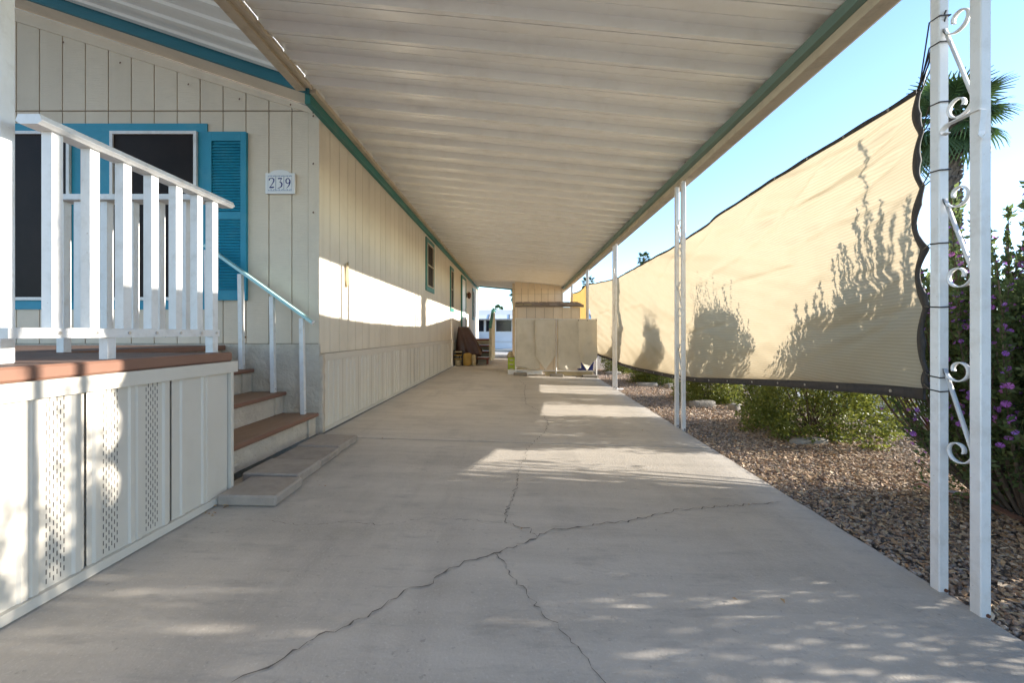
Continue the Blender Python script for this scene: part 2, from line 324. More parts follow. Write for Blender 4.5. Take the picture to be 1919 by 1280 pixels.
# pebbles (one mass nobody could count)
rs = np.random.default_rng(3)
def ico():
    bm = bmesh.new(); bmesh.ops.create_icosphere(bm, subdivisions=1, radius=1); bm.verts.index_update()
    V = np.array([v.co[:] for v in bm.verts]); F = np.array([[v.index for v in f.verts] for f in bm.faces]); bm.free(); return V, F
IV, IF = ico()
def rotmats(n, tilt):
    a = rs.uniform(0, 2 * np.pi, n); t = rs.normal(0, tilt, n); b = rs.uniform(0, 2 * np.pi, n)
    ca, sa = np.cos(a), np.sin(a); z0 = np.zeros(n); o1 = np.ones(n)
    Rz = np.stack([np.stack([ca, -sa, z0], 1), np.stack([sa, ca, z0], 1), np.stack([z0, z0, o1], 1)], 1)
    ct, st = np.cos(t), np.sin(t); Rx = np.stack([np.stack([o1, z0, z0], 1), np.stack([z0, ct, -st], 1), np.stack([z0, st, ct], 1)], 1)
    cb, sb = np.cos(b), np.sin(b); Rb = np.stack([np.stack([cb, -sb, z0], 1), np.stack([sb, cb, z0], 1), np.stack([z0, z0, o1], 1)], 1)
    return Rb @ Rx @ Rz
def scatter(n, ylo, yhi, xhi, power):
    y = ylo + (yhi - ylo) * rs.uniform(0, 1, n) ** power; x0 = 1.605 + 0.02 * y
    x = x0 + (xhi - x0) * rs.uniform(0, 1, n); return x, y
n = 56000
x, y = scatter(n, 0.9, 11.5, 4.15, 1.7)
sz = rs.uniform(0.0050, 0.0108, n) * np.where(y > 4, 1.15, 1.0) * np.where(rs.uniform(0, 1, n) > 0.97, 1.6, 1)
sc3 = np.stack([sz * rs.uniform(1.0, 1.7, n), sz, sz * rs.uniform(0.5, 0.85, n)], 1)
M = rotmats(n, 0.35)
V = np.einsum('nij,nkj->nki', M, IV[None] * sc3[:, None, :] * rs.uniform(0.82, 1.15, (n, len(IV), 1)))
lift = rs.uniform(-0.004, 0.014, n)
V += np.stack([x, y, -0.128 + lift + 0.008 * np.sin(x * 5) * np.sin(y * 4)], 1)[:, None, :]
F = IF[None] + (np.arange(n) * len(IV))[:, None, None]
me = np_mesh('gravel', V.reshape(-1, 3), F.reshape(-1, 3), 'pebble', (2.5, 4, -0.13))
tag(newobj('gravel', me, None, (2.5, 4, -0.13)), 'loose mixed grey and tan landscaping gravel beside the driveway', 'gravel', kind='stuff')
sub = B(1.5, 4.2, -3, 40, -0.16, -0.134).build('gravel_bed', 'gravel_bed'); tag(sub, 'packed gravel bed between driveway and kerb', kind='structure')
# dry leaf litter
n = 70000
x, y = scatter(n, 1.3, 8.5, 4.1, 1.3)
keep = rs.uniform(0, 1, n) < np.clip(0.16 + 0.95 * np.exp(-((x - 2.5) ** 2) / 0.8) * np.exp(-((y - 3.1) ** 2) / 2.4), 0, 1); x, y = x[keep], y[keep]; n = len(x)
L = rs.uniform(0.005, 0.020, n) * np.where(rs.uniform(0, 1, n) > .97, 1.9, 1); Wd = L * rs.uniform(0.2, 0.55, n)
q = np.array([[-1, 0, 0], [0, -1, 0.25], [1, 0, 0.1], [0, 1, 0.25]])
V = np.einsum('nij,nkj->nki', rotmats(n, 0.45), q[None] * np.stack([L, Wd, L * 0.6], 1)[:, None, :]) + np.stack([x, y, np.full(n, -0.108) + rs.uniform(0, 0.012, n)], 1)[:, None, :]
F = np.arange(n * 4).reshape(n, 4)
tag(newobj('leaf_litter', np_mesh('leaf_litter', V.reshape(-1, 3), F, 'litter', (2.5, 3, -0.1)), None, (2.5, 3, -0.1)), 'dry tan leaf litter scattered over the gravel', 'leaf litter', kind='stuff')
# a few blown leaves on the slab and against the steps
pts = [(rnd.uniform(-1.3, 1.5), rnd.uniform(1.3, 6)) for _ in range(16)] + [(-1.52 + rnd.uniform(-0.03, 0.05), rnd.uniform(2.0, 2.2)) for _ in range(16)] + [(-1.62 + rnd.uniform(-0.04, 0.03), rnd.uniform(2.42, 3.4)) for _ in range(18)]
q = MB()
for (a, b) in pts:
    r = rnd.uniform(0.006, 0.014); t = rnd.uniform(0, 6.28); c, s_ = math.cos(t), math.sin(t); z = gz(a) + 0.008
    q.add([(a + c * r, b + s_ * r, z), (a - s_ * r * 0.5, b + c * r * 0.5, z + r * 0.5), (a - c * r, b - s_ * r, z + 0.002), (a + s_ * r * 0.5, b - c * r * 0.5, z + r * 0.4)], [(0, 1, 2), (0, 2, 3)])
tag(q.build('blown_leaves', 'litter'), 'small dry leaves and crumbs blown over the concrete driveway', 'leaf litter', kind='stuff')

# ------------------------------------------------------------------ manufactured home
YF = 3.655; EAVE = 2.853; SL = 0.335
home = empty('manufactured_home', (XW - 2.2, 11, 0), 'cream manufactured home with teal trim along the left of the carport', 'house')
fw = B(-6.6, XW - 0.013, YF + 0.013, YF + 0.12, 0.0, EAVE + 0.02).build('front_wall', 'groove', home)
gab = MB().prism([(XW - 0.013, YF + 0.013, EAVE + 0.021), (-6.6, YF + 0.013, EAVE + 0.021), (-6.6, YF + 0.013, EAVE + SL * 4.8), (XW - 0.013, YF + 0.013, EAVE + 0.03)], (0, 0.1, 0)).build('gable_wall', 'groove', home)
PB = 0.2028; GV = 0.0045
xs = [-1.995 - PB * k for k in range(16)]
def board_x(a, b, z0, z1, par, zt=None, name='siding_board', y=YF, m='siding', th=0.013):
    """board facing the camera between x=a..b; zt: top height at (a,b)"""
    za, zb = zt if zt else (z1, z1)
    MB().prism([(a, y, z0), (b, y, z0), (b, y, zb), (a, y, za)], (0, th, 0)).build(name, m, par)
zs = lambda x: EAVE + SL * (XW - x)
for k in range(15):
    b, a = xs[k] - GV, xs[k + 1] + GV
    board_x(a, b, 0.795, EAVE - 0.008, fw)
    board_x(a, b, EAVE + 0.004, 0, gab, (zs(a) - 0.005, zs(b) - 0.005))
board_x(xs[0] + GV, -1.852, 0.795, EAVE - 0.008, fw)
board_x(xs[0] + GV, XW - 0.02, EAVE + 0.004, 0, gab, (zs(xs[0]), EAVE + 0.006))
B(-1.847, XW - 0.001, YF - 0.006, YF + 0.012, 0.795, EAVE - 0.006).build('corner_board', 'siding', fw)
MB().prism([(XW, YF - 0.012, EAVE + 0.0), (-6.6, YF - 0.012, zs(-6.6)), (-6.6, YF - 0.012, zs(-6.6) - 0.16), (XW, YF - 0.012, EAVE - 0.10 + 0.05)], (0, 0.011, 0)).build('frieze_board', 'siding', gab)
for px, pz in [(-1.80, 2.80), (-1.80, 2.38), (-1.80, 1.95), (-1.80, 2.83), (-4.3, 0.86), (-3.1, 0.86), (-2.4, 0.85), (-3.5, 3.27), (-2.9, 3.08), (-2.45, 2.95), (-2.0, 2.90), (-4.0, 3.45)]:
    MB().add([(px - .008, YF - 0.014, pz), (px, YF - 0.014, pz - .012), (px + .009, YF - 0.014, pz + .002), (px + .002, YF - 0.016, pz + .009)], [(0, 1, 2, 3)]).build('rusty_nail', 'rust', fw)
# soffit and rake
MB().prism([(XW, 3.40, 2.860), (-6.6, 3.40, 2.860 + SL * 4.85), (-6.6, YF - 0.014, 2.860 + SL * 4.85), (XW, YF - 0.014, 2.860)], (0, 0, 0.02)).build('soffit', 'siding', home)
MB().prism([(XW + 0.04, 3.37, 2.845), (-6.6, 3.37, 2.845 + SL * 4.89), (-6.6, 3.37, 3.02 + SL * 4.89), (XW + 0.04, 3.37, 2.99)], (0, 0.028, 0)).build('rake_board', 'teal_dark', home)
# stucco base below the front siding
def rough_slab(x0, x1, y0, z0, z1, nx, nz, par, name, m='stucco', amp=0.006, depth=0.03):
    q = MB(); vs = []
    for j in range(nz + 1):
        for i in range(nx + 1):
            xx = x0 + (x1 - x0) * i / nx; zz = z0 + (z1 - z0) * j / nz; vs.append((xx, y0 - amp * sn(xx * 11, zz * 13) - amp * 0.7 * rnd.random(), zz))
    q.add(vs, [(j * (nx + 1) + i, j * (nx + 1) + i + 1, (j + 1) * (nx + 1) + i + 1, (j + 1) * (nx + 1) + i) for j in range(nz) for i in range(nx)])
    q.box(x0 + 0.002, x1 - 0.002, y0 + 0.012, y0 + depth, z0, z1 - 0.004)
    return q.build(name, m, par, True)
rough_slab(-4.6, XW + 0.01, YF - 0.028, 0.0, 0.79, 120, 34, home, 'stucco_base')
q = MB(); rings = []
for j in range(22):
    zz = 0.70 * j / 21; w = 0.03 + 0.006 * sn(zz * 30)
    rings.append([(XW + 0.012 - 0.06, YF - 0.02, zz), (XW + w, YF - 0.022 + 0.004 * sn(zz * 40, 2), zz), (XW + w - 0.004, YF + 0.045 + 0.006 * sn(zz * 25, 5), zz), (XW - 0.05, YF + 0.045, zz)])
q.loft(rings).build('stucco_corner', 'stucco', home, True)
# long side wall
sw = B(XW - 0.13, XW - 0.012, YF + 0.121, 18.0, 0.0, EAVE + 0.02).build('side_wall', 'groove', home)
bme = MB().box(-0.012, 0, GV, PB - GV, 0, 2.84 - 0.705).mesh('siding_board', 'siding_side')
WIN = [(7.84, 8.60, 1.70, 2.72), (10.68, 11.25, 1.45, 2.62), (15.95, 16.6, 1.40, 2.62)]
for k in range(71): newobj('siding_board', bme, sw, Vector((XW, YF + PB * k, 0.705)) - wloc(sw))
# eave trim
B(XW + 0.001, XW + 0.045, 3.40, 18.0, 2.775, 2.858).build('eave_fascia', 'teal_green', home)
B(XW + 0.001, XW + 0.09, 3.40, 18.0, 2.859, 2.895).build('eave_flashing', 'beam', home)
def side_window(y0, y1, z0, z1, name='window'):
    w = B(XW + 0.001, XW + 0.006, y0 + .05, y1 - .05, z0 + .05, z1 - .05).build(name, 'screen', home)
    q = MB()
    for a in [(y0, y0 + .085, z0, z1), (y1 - .085, y1, z0, z1), (y0 + .086, y1 - .086, z1 - .085, z1), (y0 + .086, y1 - .086, z0, z0 + .085)]: q.box(XW + 0.001, XW + 0.022, a[0], a[1], a[2], a[3])
    q.build('trim', 'teal_green', w)
    q = MB()
    for a in [(y0 + .088, y0 + .115, z0 + .088, z1 - .088), (y1 - .115, y1 - .088, z0 + .088, z1 - .088), (y0 + .116, y1 - .116, z1 - .112, z1 - .088), (y0 + .116, y1 - .116, z0 + .088, z0 + .112), (y0 + .116, y1 - .116, (z0 + z1) / 2 - .01, (z0 + z1) / 2 + .01)]: q.box(XW + 0.007, XW + 0.03, *a)
    q.build('frame', 'beam', w)
for w in WIN: side_window(*w)
d = B(XW + 0.002, XW + 0.03, 12.82, 13.70, 0.72, 2.60).build('door', 'white_paint', home)
B(XW + 0.03, XW + 0.06, 13.58, 13.63, 1.62, 1.68).build('handle', 'metal', d)
q = MB(); q.box(XW + 0.001, XW + 0.045, 12.74, 12.815, 0.72, 2.68); q.box(XW + 0.001, XW + 0.045, 13.705, 13.78, 0.72, 2.68); q.box(XW + 0.001, XW + 0.045, 12.816, 13.704, 2.605, 2.68); q.build('door_frame', 'teal_green', home)
B(XW - 0.001, XW + 0.05, 17.86, 18.02, 0.0, 2.77).build('end_trim', 'white_paint', home)
MB().prism([(XW - 0.02, 3.72, 2.90), (-6.6, 3.72, 4.52), (-6.6, 3.72, 4.56), (XW - 0.02, 3.72, 2.95)], (0, 14.3, 0)).build('roof', 'house_roof', home)  # home roof, out of view; put in to block light from above
# skirting along the side wall
sk = B(XW - 0.010, XW + 0.004, YF + 0.05, 18.0, 0.0, 0.69).build('skirting', 'groove', home)
def skirt_panel_mesh(w, h, ribs, nm='vinyl'):
    """vertical vinyl panel lying in the plane x=0, y 0..w, z 0..h with raised ribs"""
    pr = [(0.0, 0.002)]
    for c in ribs: pr += [(c - .016, 0.002), (c - .009, 0.009), (c + .009, 0.009), (c + .016, 0.002)]
    pr += [(w - 0.006, 0.002), (w - 0.003, 0.0)]
    q = MB(); n = len(pr); vs = [(d_, y_, 0) for y_, d_ in pr] + [(d_, y_, h) for y_, d_ in pr]
    q.add(vs, [(i, i + 1, i + 1 + n, i + n) for i in range(n - 1)]); return q.mesh('skirting_panel', nm)
spm = skirt_panel_mesh(0.405, 0.60, [0.10, 0.20, 0.30])
for k in range(35): newobj('skirting_panel', spm, sk, Vector((XW + 0.006, 3.72 + 0.405 * k, 0.035)) - wloc(sk))
B(XW + 0.004, XW + 0.022, 3.70, 18.0, 0.635, 0.70).build('top_trim', 'vinyl_white', sk)
B(XW + 0.004, XW + 0.020, 3.70, 18.0, 0.0, 0.034).build('bottom_track', 'vinyl_white', sk)
def slots(par, plane_x, ys, z0, z1, dz=0.031, h=0.017, w=0.0026):
    q = MB()
    for i, yy in enumerate(ys):
        z = z0 + (dz / 2 if i % 2 else 0)
        while z < z1:
            q.box(plane_x - 0.001, plane_x + 0.0006, yy - w / 2, yy + w / 2, z, z + h); z += dz
    tag(q.build('vent_slot', 'crack', par), kind='stuff')
slots(sk, XW + 0.0085, [6.70 + .013 * i for i in range(5)] + [6.98 + .013 * i for i in range(5)] + [7.2 + .013 * i for i in range(5)], 0.06, 0.62)

# front windows and shutter
def front_window(x0, x1, z0, z1):
    w = B(x0 + .02, x1 - .02, YF - 0.020, YF - 0.014, z0 + .02, z1 - .02).build('window', 'screen', home)
    q = MB()
    for a in [(x0, x0 + .026, z0, z1), (x1 - .026, x1, z0, z1), (x0 + .027, x1 - .027, z1 - .026, z1), (x0 + .027, x1 - .027, z0, z0 + .026)]: q.box(a[0], a[1], YF - 0.034, YF - 0.0135, a[2], a[3])
    q.build('frame', 'white_paint', w); return w
front_window(-4.75, -3.93, 1.175, 2.66); front_window(-3.575, -2.815, 1.175, 2.66)
q = MB()
q.box(-4.9, -2.735, YF - 0.013, YF - 0.001, 2.662, 2.735); q.box(-4.9, -2.735, YF - 0.013, YF - 0.001, 1.095, 1.173)
q.box(-3.928, -3.577, YF - 0.013, YF - 0.001, 1.174, 2.661); q.box(-2.813, -2.735, YF - 0.013, YF - 0.001, 1.174, 2.661)
q.build('window_trim', 'teal', home)
sh = MB().box(-2.732, -2.685, YF - .03, YF - .001, 1.175, 2.655).box(-2.43, -2.382, YF - .03, YF - .001, 1.175, 2.655).box(-2.684, -2.431, YF - .03, YF - .001, 1.175, 1.26).box(-2.684, -2.431, YF - .03, YF - .001, 2.575, 2.655).box(-2.684, -2.431, YF - .03, YF - .001, 1.885, 1.95).box(-2.684, -2.431, YF - .012, YF - .001, 1.261, 2.574).build('shutter', 'teal', home)
q = MB(); z = 1.272
while z < 2.56:
    if not (1.875 < z < 1.95):
        top = 0
        q.prism([(-2.683, YF - .014, z + .021), (-2.683, YF - .028, z), (-2.683, YF - .0135, z)], (0.251, 0, 0))
    z += 0.0255
tag(q.build('louvre', 'teal', sh), kind='stuff')

# ------------------------------------------------------------------ house number plaque
pl = empty('house_number_plaque', (-2.085, YF, 2.12), 'white ceramic plaque with blue number 239 beside the teal shutter', 'house number')
x0, x1, z0, z1 = -2.213, -1.957, 2.112, 2.292
arc = [(x1, z1)] + [((x0 + x1) / 2 + (0.085) * math.cos(t), z1 + 0.028 * math.sin(t)) for t in [math.pi * i / 12 for i in range(13)]] + [(x0, z1)]
MB().prism([(a, YF - 0.026, b) for a, b in [(x0, z0), (x1, z0)] + arc], (0, 0.020, 0)).build('plaque', 'tile_white', pl)
DIG = {'2': [[(-.30, .26, .10), (-.30, .40, .14), (-.12, .50, .06), (.10, .50, .09), (.26, .36, .15), (.24, .18, .14), (.06, -.08, .09), (-.14, -.30, .06), (-.28, -.46, .05)], [(-.30, -.43, .11), (-.1, -.42, .14), (.16, -.42, .14), (.30, -.34, .05)]],
       '3': [[(-.24, .46, .12), (.0, .47, .12), (.24, .47, .12), (.22, .44, .06), (.05, .22, .05), (-.02, .10, .05), (.14, .08, .12), (.26, -.08, .17), (.22, -.28, .15), (.02, -.44, .08), (-.26, -.50, .06)]],
       '9': [[(.22, .28, .14), (.10, .46, .09), (-.08, .47, .09), (-.24, .30, .14), (-.22, .08, .13), (-.06, -.03, .08), (.12, .03, .07), (.24, .20, .12), (.25, .30, .15), (.24, .05, .16), (.12, -.22, .12), (-.04, -.40, .07), (-.18, -.50, .04)]]}
for i, ch in enumerate('239'):
    cx = x0 + 0.022 + 0.0355 + i * 0.0708; cz = (z0 + z1) / 2
    t = B(cx - .0335, cx + .0335, YF - 0.029, YF - 0.0265, z0 + .022, z1 - .022).build('number_tile', 'tile_white', pl)
    q = MB()
    for st in DIG[ch]:
        P = []
        for (a, b) in zip(st[:-1], st[1:]):
            for u in range(4): P.append([a[k] + (b[k] - a[k]) * u / 4 for k in range(3)])
        P.append(list(st[-1])); vv = []; S = 0.088
        for j, p in enumerate(P):
            tx = P[min(j + 1, len(P) - 1)][0] - P[max(j - 1, 0)][0]; tz = P[min(j + 1, len(P) - 1)][1] - P[max(j - 1, 0)][1]; L_ = math.hypot(tx, tz) or 1
            for sg in (-1, 1): vv.append((cx + (p[0] - tz / L_ * p[2] / 2 * sg) * S * 0.82, YF - 0.0296 - 0.0001 * j / len(P), cz + (p[1] + tx / L_ * p[2] / 2 * sg) * S))
        q.add(vv, [(2 * j, 2 * j + 1, 2 * j + 3, 2 * j + 2) for j in range(len(P) - 1)])
    q.build('numeral', 'navy', t)
    q = MB()
    for zz in (z0 + .030, z1 - .030):
        for j in range(6):
            a = cx - .029 + j * .0105; q.box(a, a + .006, YF - 0.0298, YF - 0.0291, zz - .004 + .003 * (j % 2), zz + .002 + .003 * (j % 3))
    for a in (cx - .0335, cx + .0325): q.box(a, a + .001, YF - 0.0298, YF - 0.0291, z0 + .022, z1 - .022)
    for a in (z0 + .022, z1 - .023): q.box(cx - .032, cx + .032, YF - 0.0298, YF - 0.0291, a, a + .001)
    q.build('border_pattern', 'blue_glaze', t)

# hanging strap on the side wall
hs = empty('hanging_strap', (XW, 4.19, 1.33), 'pale looped cord hanging from a hook on the side wall', 'cord')
MB().tube([(XW, 4.19, 1.585), (XW + .03, 4.19, 1.59), (XW + .035, 4.19, 1.61)], 0.005, 6).build('hook', 'metal', hs)
q = MB()
for k, dx in enumerate((0, .012, .024)): q.tube([(XW + .028, 4.18 + dx, 1.60), (XW + .022, 4.17 + dx * 1.5, 1.52), (XW + .02, 4.165 + dx * 2, 1.42), (XW + .018, 4.175 + dx * 1.4, 1.345 + .01 * k), (XW + .02, 4.20 + dx * .5, 1.37), (XW + .026, 4.195 + dx, 1.5), (XW + .03, 4.19, 1.595)], 0.006, 6)
q.build('cord_loop', 'tan_cloth', hs, True)
# porch lamp by the far door
lm = empty('wall_lamp', (XW, 14.1, 2.1), 'small brown wall lantern beside the far door', 'lamp')
MB().cbox(XW + .001, XW + .03, 14.05, 14.15, 2.10, 2.25, .008).build('back_plate', 'rust', lm)
MB().loft([[(XW + .10 + r * math.cos(t), 14.1 + r * math.sin(t), z) for t in [2 * math.pi * i / 8 for i in range(8)]] for r, z in ((.02, 2.05), (.055, 2.10), (.065, 2.22), (.02, 2.28))]).build('lantern', 'rust', lm)
MB().tube([(XW + .02, 14.1, 2.2), (XW + .06, 14.1, 2.31), (XW + .10, 14.1, 2.28)], .008, 6).build('arm', 'rust', lm)

# ------------------------------------------------------------------ porch platform with steps
XP = -1.565; DZ = 0.78
pf = empty('porch_platform', (-2.6, 1.6, 0), 'raised porch deck with cream vinyl skirting, brown boards and side steps', 'porch')
bx = MB().box(-6.4, XP - 0.02, -2.0, 2.24, 0.0, 0.735).box(-6.4, -2.60, 2.241, YF - 0.03, 0.0, 0.735).build('frame', 'stucco', pf)
y = -2.0
while y < 2.2:
    xr = XP - 0.045
    B(-6.4, xr, y + .003, min(y + .140, 2.26), 0.737, DZ).build('deck_board', 'deck_board', pf); y += .1425
y = 2.2625
while y < YF - 0.05:
    B(-6.4, -2.60, y + .003, min(y + .140, YF - .035), 0.737, DZ).build('deck_board', 'deck_board', pf); y += .1425
for a, b in ((-2.0, 0.96), (0.964, 2.262)): MB().cbox(XP - 0.043, XP + 0.008, a, b, 0.733, DZ + 0.002, .008).build('edge_board', 'terracotta', pf)
MB().cbox(-2.60, -2.555, 2.268, YF - .032, 0.737, DZ + .001, .006).build('edge_board', 'terracotta', pf)
MB().box(XP - 0.018, XP + 0.020, -2.0, 2.285, 0.674, 0.7320).box(-1.9, XP + 0.018, 2.263, 2.285, 0.6735, 0.7314).build('cap_trim', 'vinyl_white', pf)
MB().box(XP - 0.018, XP + 0.014, -2.0, 2.245, 0.0, 0.034).build('bottom_track', 'vinyl_white', pf)
def porch_panel(y0, w, ribs, bands):
    p = newobj('skirting_panel', skirt_panel_mesh(w, 0.639, ribs, 'vinyl_white'), pf, Vector((XP - 0.006, y0, 0.035)) - wloc(pf))
    for b in bands: slots(p, XP - 0.0035, [y0 + b - .004 + .0108 * i for i in range(6)], 0.05, 0.655)
for y0 in (1.505, 1.135, 0.765, 0.395, 0.025): porch_panel(y0, 0.366, [0.035, 0.175, 0.205, 0.335], [0.065, 0.245])
porch_panel(1.875, 0.366, [0.06, 0.19, 0.215], [])
MB().box(XP - 0.02, XP + 0.012, 2.2425, 2.262, 0.0, 0.673).build('corner_trim', 'vinyl_white', pf)
# steps
ST = [(-1.765, 0.19), (-2.045, 0.375), (-2.325, 0.575)]
for i, (xf, zt) in enumerate(ST):
    xb = ST[i + 1][0] if i < 2 else -2.60
    z0 = 0 if i == 0 else ST[i - 1][1]
    q = MB(); vs = []; ny, nz = 40, 8
    for j in range(nz + 1):
        for k in range(ny + 1):
            yy = 2.27 + (YF - 0.045 - 2.27) * k / ny; zz = 0 + (zt - 0.026) * j / nz
            vs.append((xf - 0.018 + 0.005 * sn(yy * 9, zz * 22) + rnd.random() * 0.004, yy, zz))
    q.add(vs, [(j * (ny + 1) + k, j * (ny + 1) + k + 1, (j + 1) * (ny + 1) + k + 1, (j + 1) * (ny + 1) + k) for j in range(nz) for k in range(ny)])
    q.box(xb - .03, xf - 0.03, 2.27, YF - 0.04, 0, zt - 0.03)
    q.build('riser', 'stucco', pf, True)
    B(xf - 0.014, xf + 0.002, YF - 0.16, YF - 0.045, max(0, z0 + .002), zt - 0.028).build('riser_patch', 'stucco', pf)
    MB().cbox(xb - .012, xf + 0.012, 2.268, YF - 0.05, zt - 0.026, zt, .006).build('tread', 'tread_wood', pf)
    MB().cbox(xf + 0.013, xf + 0.034, 2.268, YF - 0.05, zt - 0.030, zt + .001, .006).build('nosing', 'terracotta', pf)
q = MB(); vs = []
for j in range(9):
    for k in range(31):
        yy = 2.27 + (YF - .045 - 2.27) * k / 30; zz = 0.575 + (0.735 - 0.575) * j / 8; vs.append((-2.595 + 0.005 * sn(yy * 9, zz * 22), yy, zz))
q.add(vs, [(j * 31 + k, j * 31 + k + 1, (j + 1) * 31 + k + 1, (j + 1) * 31 + k) for j in range(8) for k in range(30)]); q.build('riser', 'stucco', pf, True)
B(-2.60, XP - 0.03, 2.2405, 2.2660, 0.0, 0.734).build('side_panel', 'stucco', pf)

# porch corner post
pp = empty('porch_post', (-1.70, 1.405, DZ), 'white square post standing on the porch deck at the left', 'post')
MB().cbox(-1.815, -1.752, 1.398, 1.445, DZ + .001, 2.86, .004).build('shaft', 'white_paint', pp)

# railing
rl = empty('porch_railing', (-1.64, 1.8, DZ), 'white aluminium railing with square balusters on the porch deck edge', 'railing')
RX = -1.638
def tube_sq(x, y, z0, z1, w=.036, name='baluster', par=rl): return B(x - w / 2, x + w / 2, y - w / 2, y + w / 2, z0, z1).build(name, 'white_paint', par)
for yy in (1.456, 1.585, 1.718, 1.848, 1.98, 2.11): tube_sq(RX, yy, 0.905, 1.588)
tube_sq(RX, 2.215, DZ + .003, 1.588, .038, 'newel_post'); tube_sq(RX - 0.0, 1.652, DZ + .003, 0.868, .034, 'foot')
for xx in (-1.78, -1.92, -2.06, -2.20, -2.34): tube_sq(xx, 2.215, 0.905, 1.588)
tube_sq(-2.43, 2.215, DZ + .003, 1.588, .038, 'newel_post')
hr = MB().prism([(RX - .045, 1.385, 1.600), (RX - .030, 1.385, 1.589), (RX + .030, 1.385, 1.589), (RX + .045, 1.385, 1.600), (RX + .036, 1.385, 1.622), (RX - .036, 1.385, 1.622)], (0, 0.945, 0)); hr.build('top_rail', 'white_paint', rl)
MB().prism([(-2.50, 2.170, 1.5895), (-2.50, 2.26, 1.5895), (-2.50, 2.252, 1.6205), (-2.50, 2.178, 1.6205)], (0.815, 0, 0)).build('top_rail', 'white_paint', rl)
B(RX - .012, RX + .024, 1.31, 2.24, 0.869, 0.904).build('bottom_rail', 'white_paint', rl)
B(-2.45, RX - .02, 2.198, 2.232, 0.869, 0.9045).build('bottom_rail', 'white_paint', rl)
for yy in (1.456, 1.585, 1.718, 1.848, 1.98, 2.11, 2.215): MB().tube([(RX + .0245, yy, .887), (RX + .029, yy, .887)], .006, 8).build('bolt', 'metal', rl)

# stair handrail
sr = empty('stair_handrail', (-2.1, YF - .13, 0.19), 'aqua topped aluminium handrail climbing the porch steps along the wall', 'handrail')
HY = YF - 0.115
def hz(x): return 0.995 + (-1.78 - x) * 0.72
MB().bar((-1.755, HY, hz(-1.755)), (-2.67, HY, hz(-2.67)), .045, .022).build('rail', 'aqua_rail', sr)
MB().tube([(-1.745, HY, hz(-1.745)), (-1.757, HY, hz(-1.757))], .020, 10).build('end_cap', 'white_paint', sr)
for xx, zb in ((-1.835, 0.191), (-2.09, 0.376), (-2.36, 0.576), (-2.645, DZ + .002)):
    q = MB(); q.prism([(xx - .017, HY - .017, zb), (xx + .017, HY - .017, zb), (xx + .017, HY + .017, zb), (xx - .017, HY + .017, zb)], (-.012, 0, hz(xx) - .022 - zb)); p = q.build('post', 'white_paint', sr)
    MB().tube([(xx + .017, HY, zb + .03), (xx + .0205, HY, zb + .03)], .005, 6).build('bolt', 'metal', p)

# pavers in front of the bottom step
PV = [(-1.555, 2.13, 0.30, 0.29, 0.035, 'cracked grey paver nearest the camera, skewed out from the row'), (-1.635, 2.448, 0.335, 0.295, 0.0, 'brown-grey paver second in the row below the porch steps'), (-1.635, 2.760, 0.325, 0.295, 0.012, 'brown-grey paver third in the row below the porch steps'), (-1.645, 3.073, 0.32, 0.35, -0.015, 'brown-grey paver farthest in the row, by the stucco corner')]
for (a, b, w, l, rz, lab) in PV:
    z0 = gz(a + w); root = MB().cbox(-w / 2, w / 2, -l / 2, l / 2, 0, 0.050 + .012 * ((b * 7.3) % 1), .009)
    me = root.mesh('concrete_paver', 'paver')
    o = newobj('concrete_paver', me, None, (a + w / 2, b + l / 2, gz(a + w / 2) + 0.001), (0, R(1.7), rz)); tag(o, lab, 'paver', 'pavers laid along the porch steps')

# ------------------------------------------------------------------ carport roof
zr = lambda x: 2.905 - 0.095 * (x - XW)
cr = empty('carport_roof', (0, 7.8, 2.55), 'cream corrugated metal carport roof over the driveway', 'carport roof')
PER = 0.30; XR0, XR1 = XW + 0.05, 1.79
prof = [(0, .052), (.006, .052), (.016, -.010), (.022, -.010), (.024, .0), (.060, 0.0), (.062, .018), (.066, .018), (.068, .0), (.100, .0), (.124, .052), (.22, .052), (.222, .056), (.226, .056), (.228, .052), (PER, .052)]
def pan_mesh(x0, x1, zf, y_off=0, th=0.004, name='roof_pan', m='roof_white', PR=prof):
    q = MB(); n = len(PR); vs = []
    for t in (0, th):
        for x in (x0, x1):
            for (yy, dz) in PR: vs.append((x, yy, zf(x) + dz + t))
    a, b, c, e = 0, n, 2 * n, 3 * n; f = []
    for i in range(n - 1):
        f.append((a + i, b + i, b + i + 1, a + i + 1)); f.append((c + i, c + i + 1, e + i + 1, e + i))
        f.append((a + i, a + i + 1, c + i + 1, c + i)); f.append((b + i, e + i, e + i + 1, b + i + 1))
    q.add(vs, f); return q.mesh(name, m)
pm = pan_mesh(XR0, XR1, zr)
for k in range(62): newobj('roof_pan', pm, cr, Vector((0, -0.9 + PER * k, 0)) - wloc(cr))
B(1.70, 1.79, -0.9, 17.6, 2.448, 2.555).build('beam', 'beam', cr)
B(1.655, 1.699, -0.9, 17.6, 2.505, 2.566).build('edge_channel', 'sage_trim', cr)
B(1.791, 1.825, -0.9, 17.6, 2.47, 2.67).build('light_stop_gutter', 'roof_white', cr)  # raised past the pans to stop sun leaking over the beam; unseen from below
B(XW + .09, 1.60, 17.55, 17.60, 2.50, 2.57).build('end_beam', 'sage_trim', cr) if False else None
MB().prism([(XW + .05, 17.605, zr(XW) - .045), (1.82, 17.605, zr(1.82) - .045), (1.82, 17.605, zr(1.82) + .04), (XW + .05, 17.605, zr(XW) + .04)], (0, .03, 0)).build('end_fascia', 'teal_green', cr)
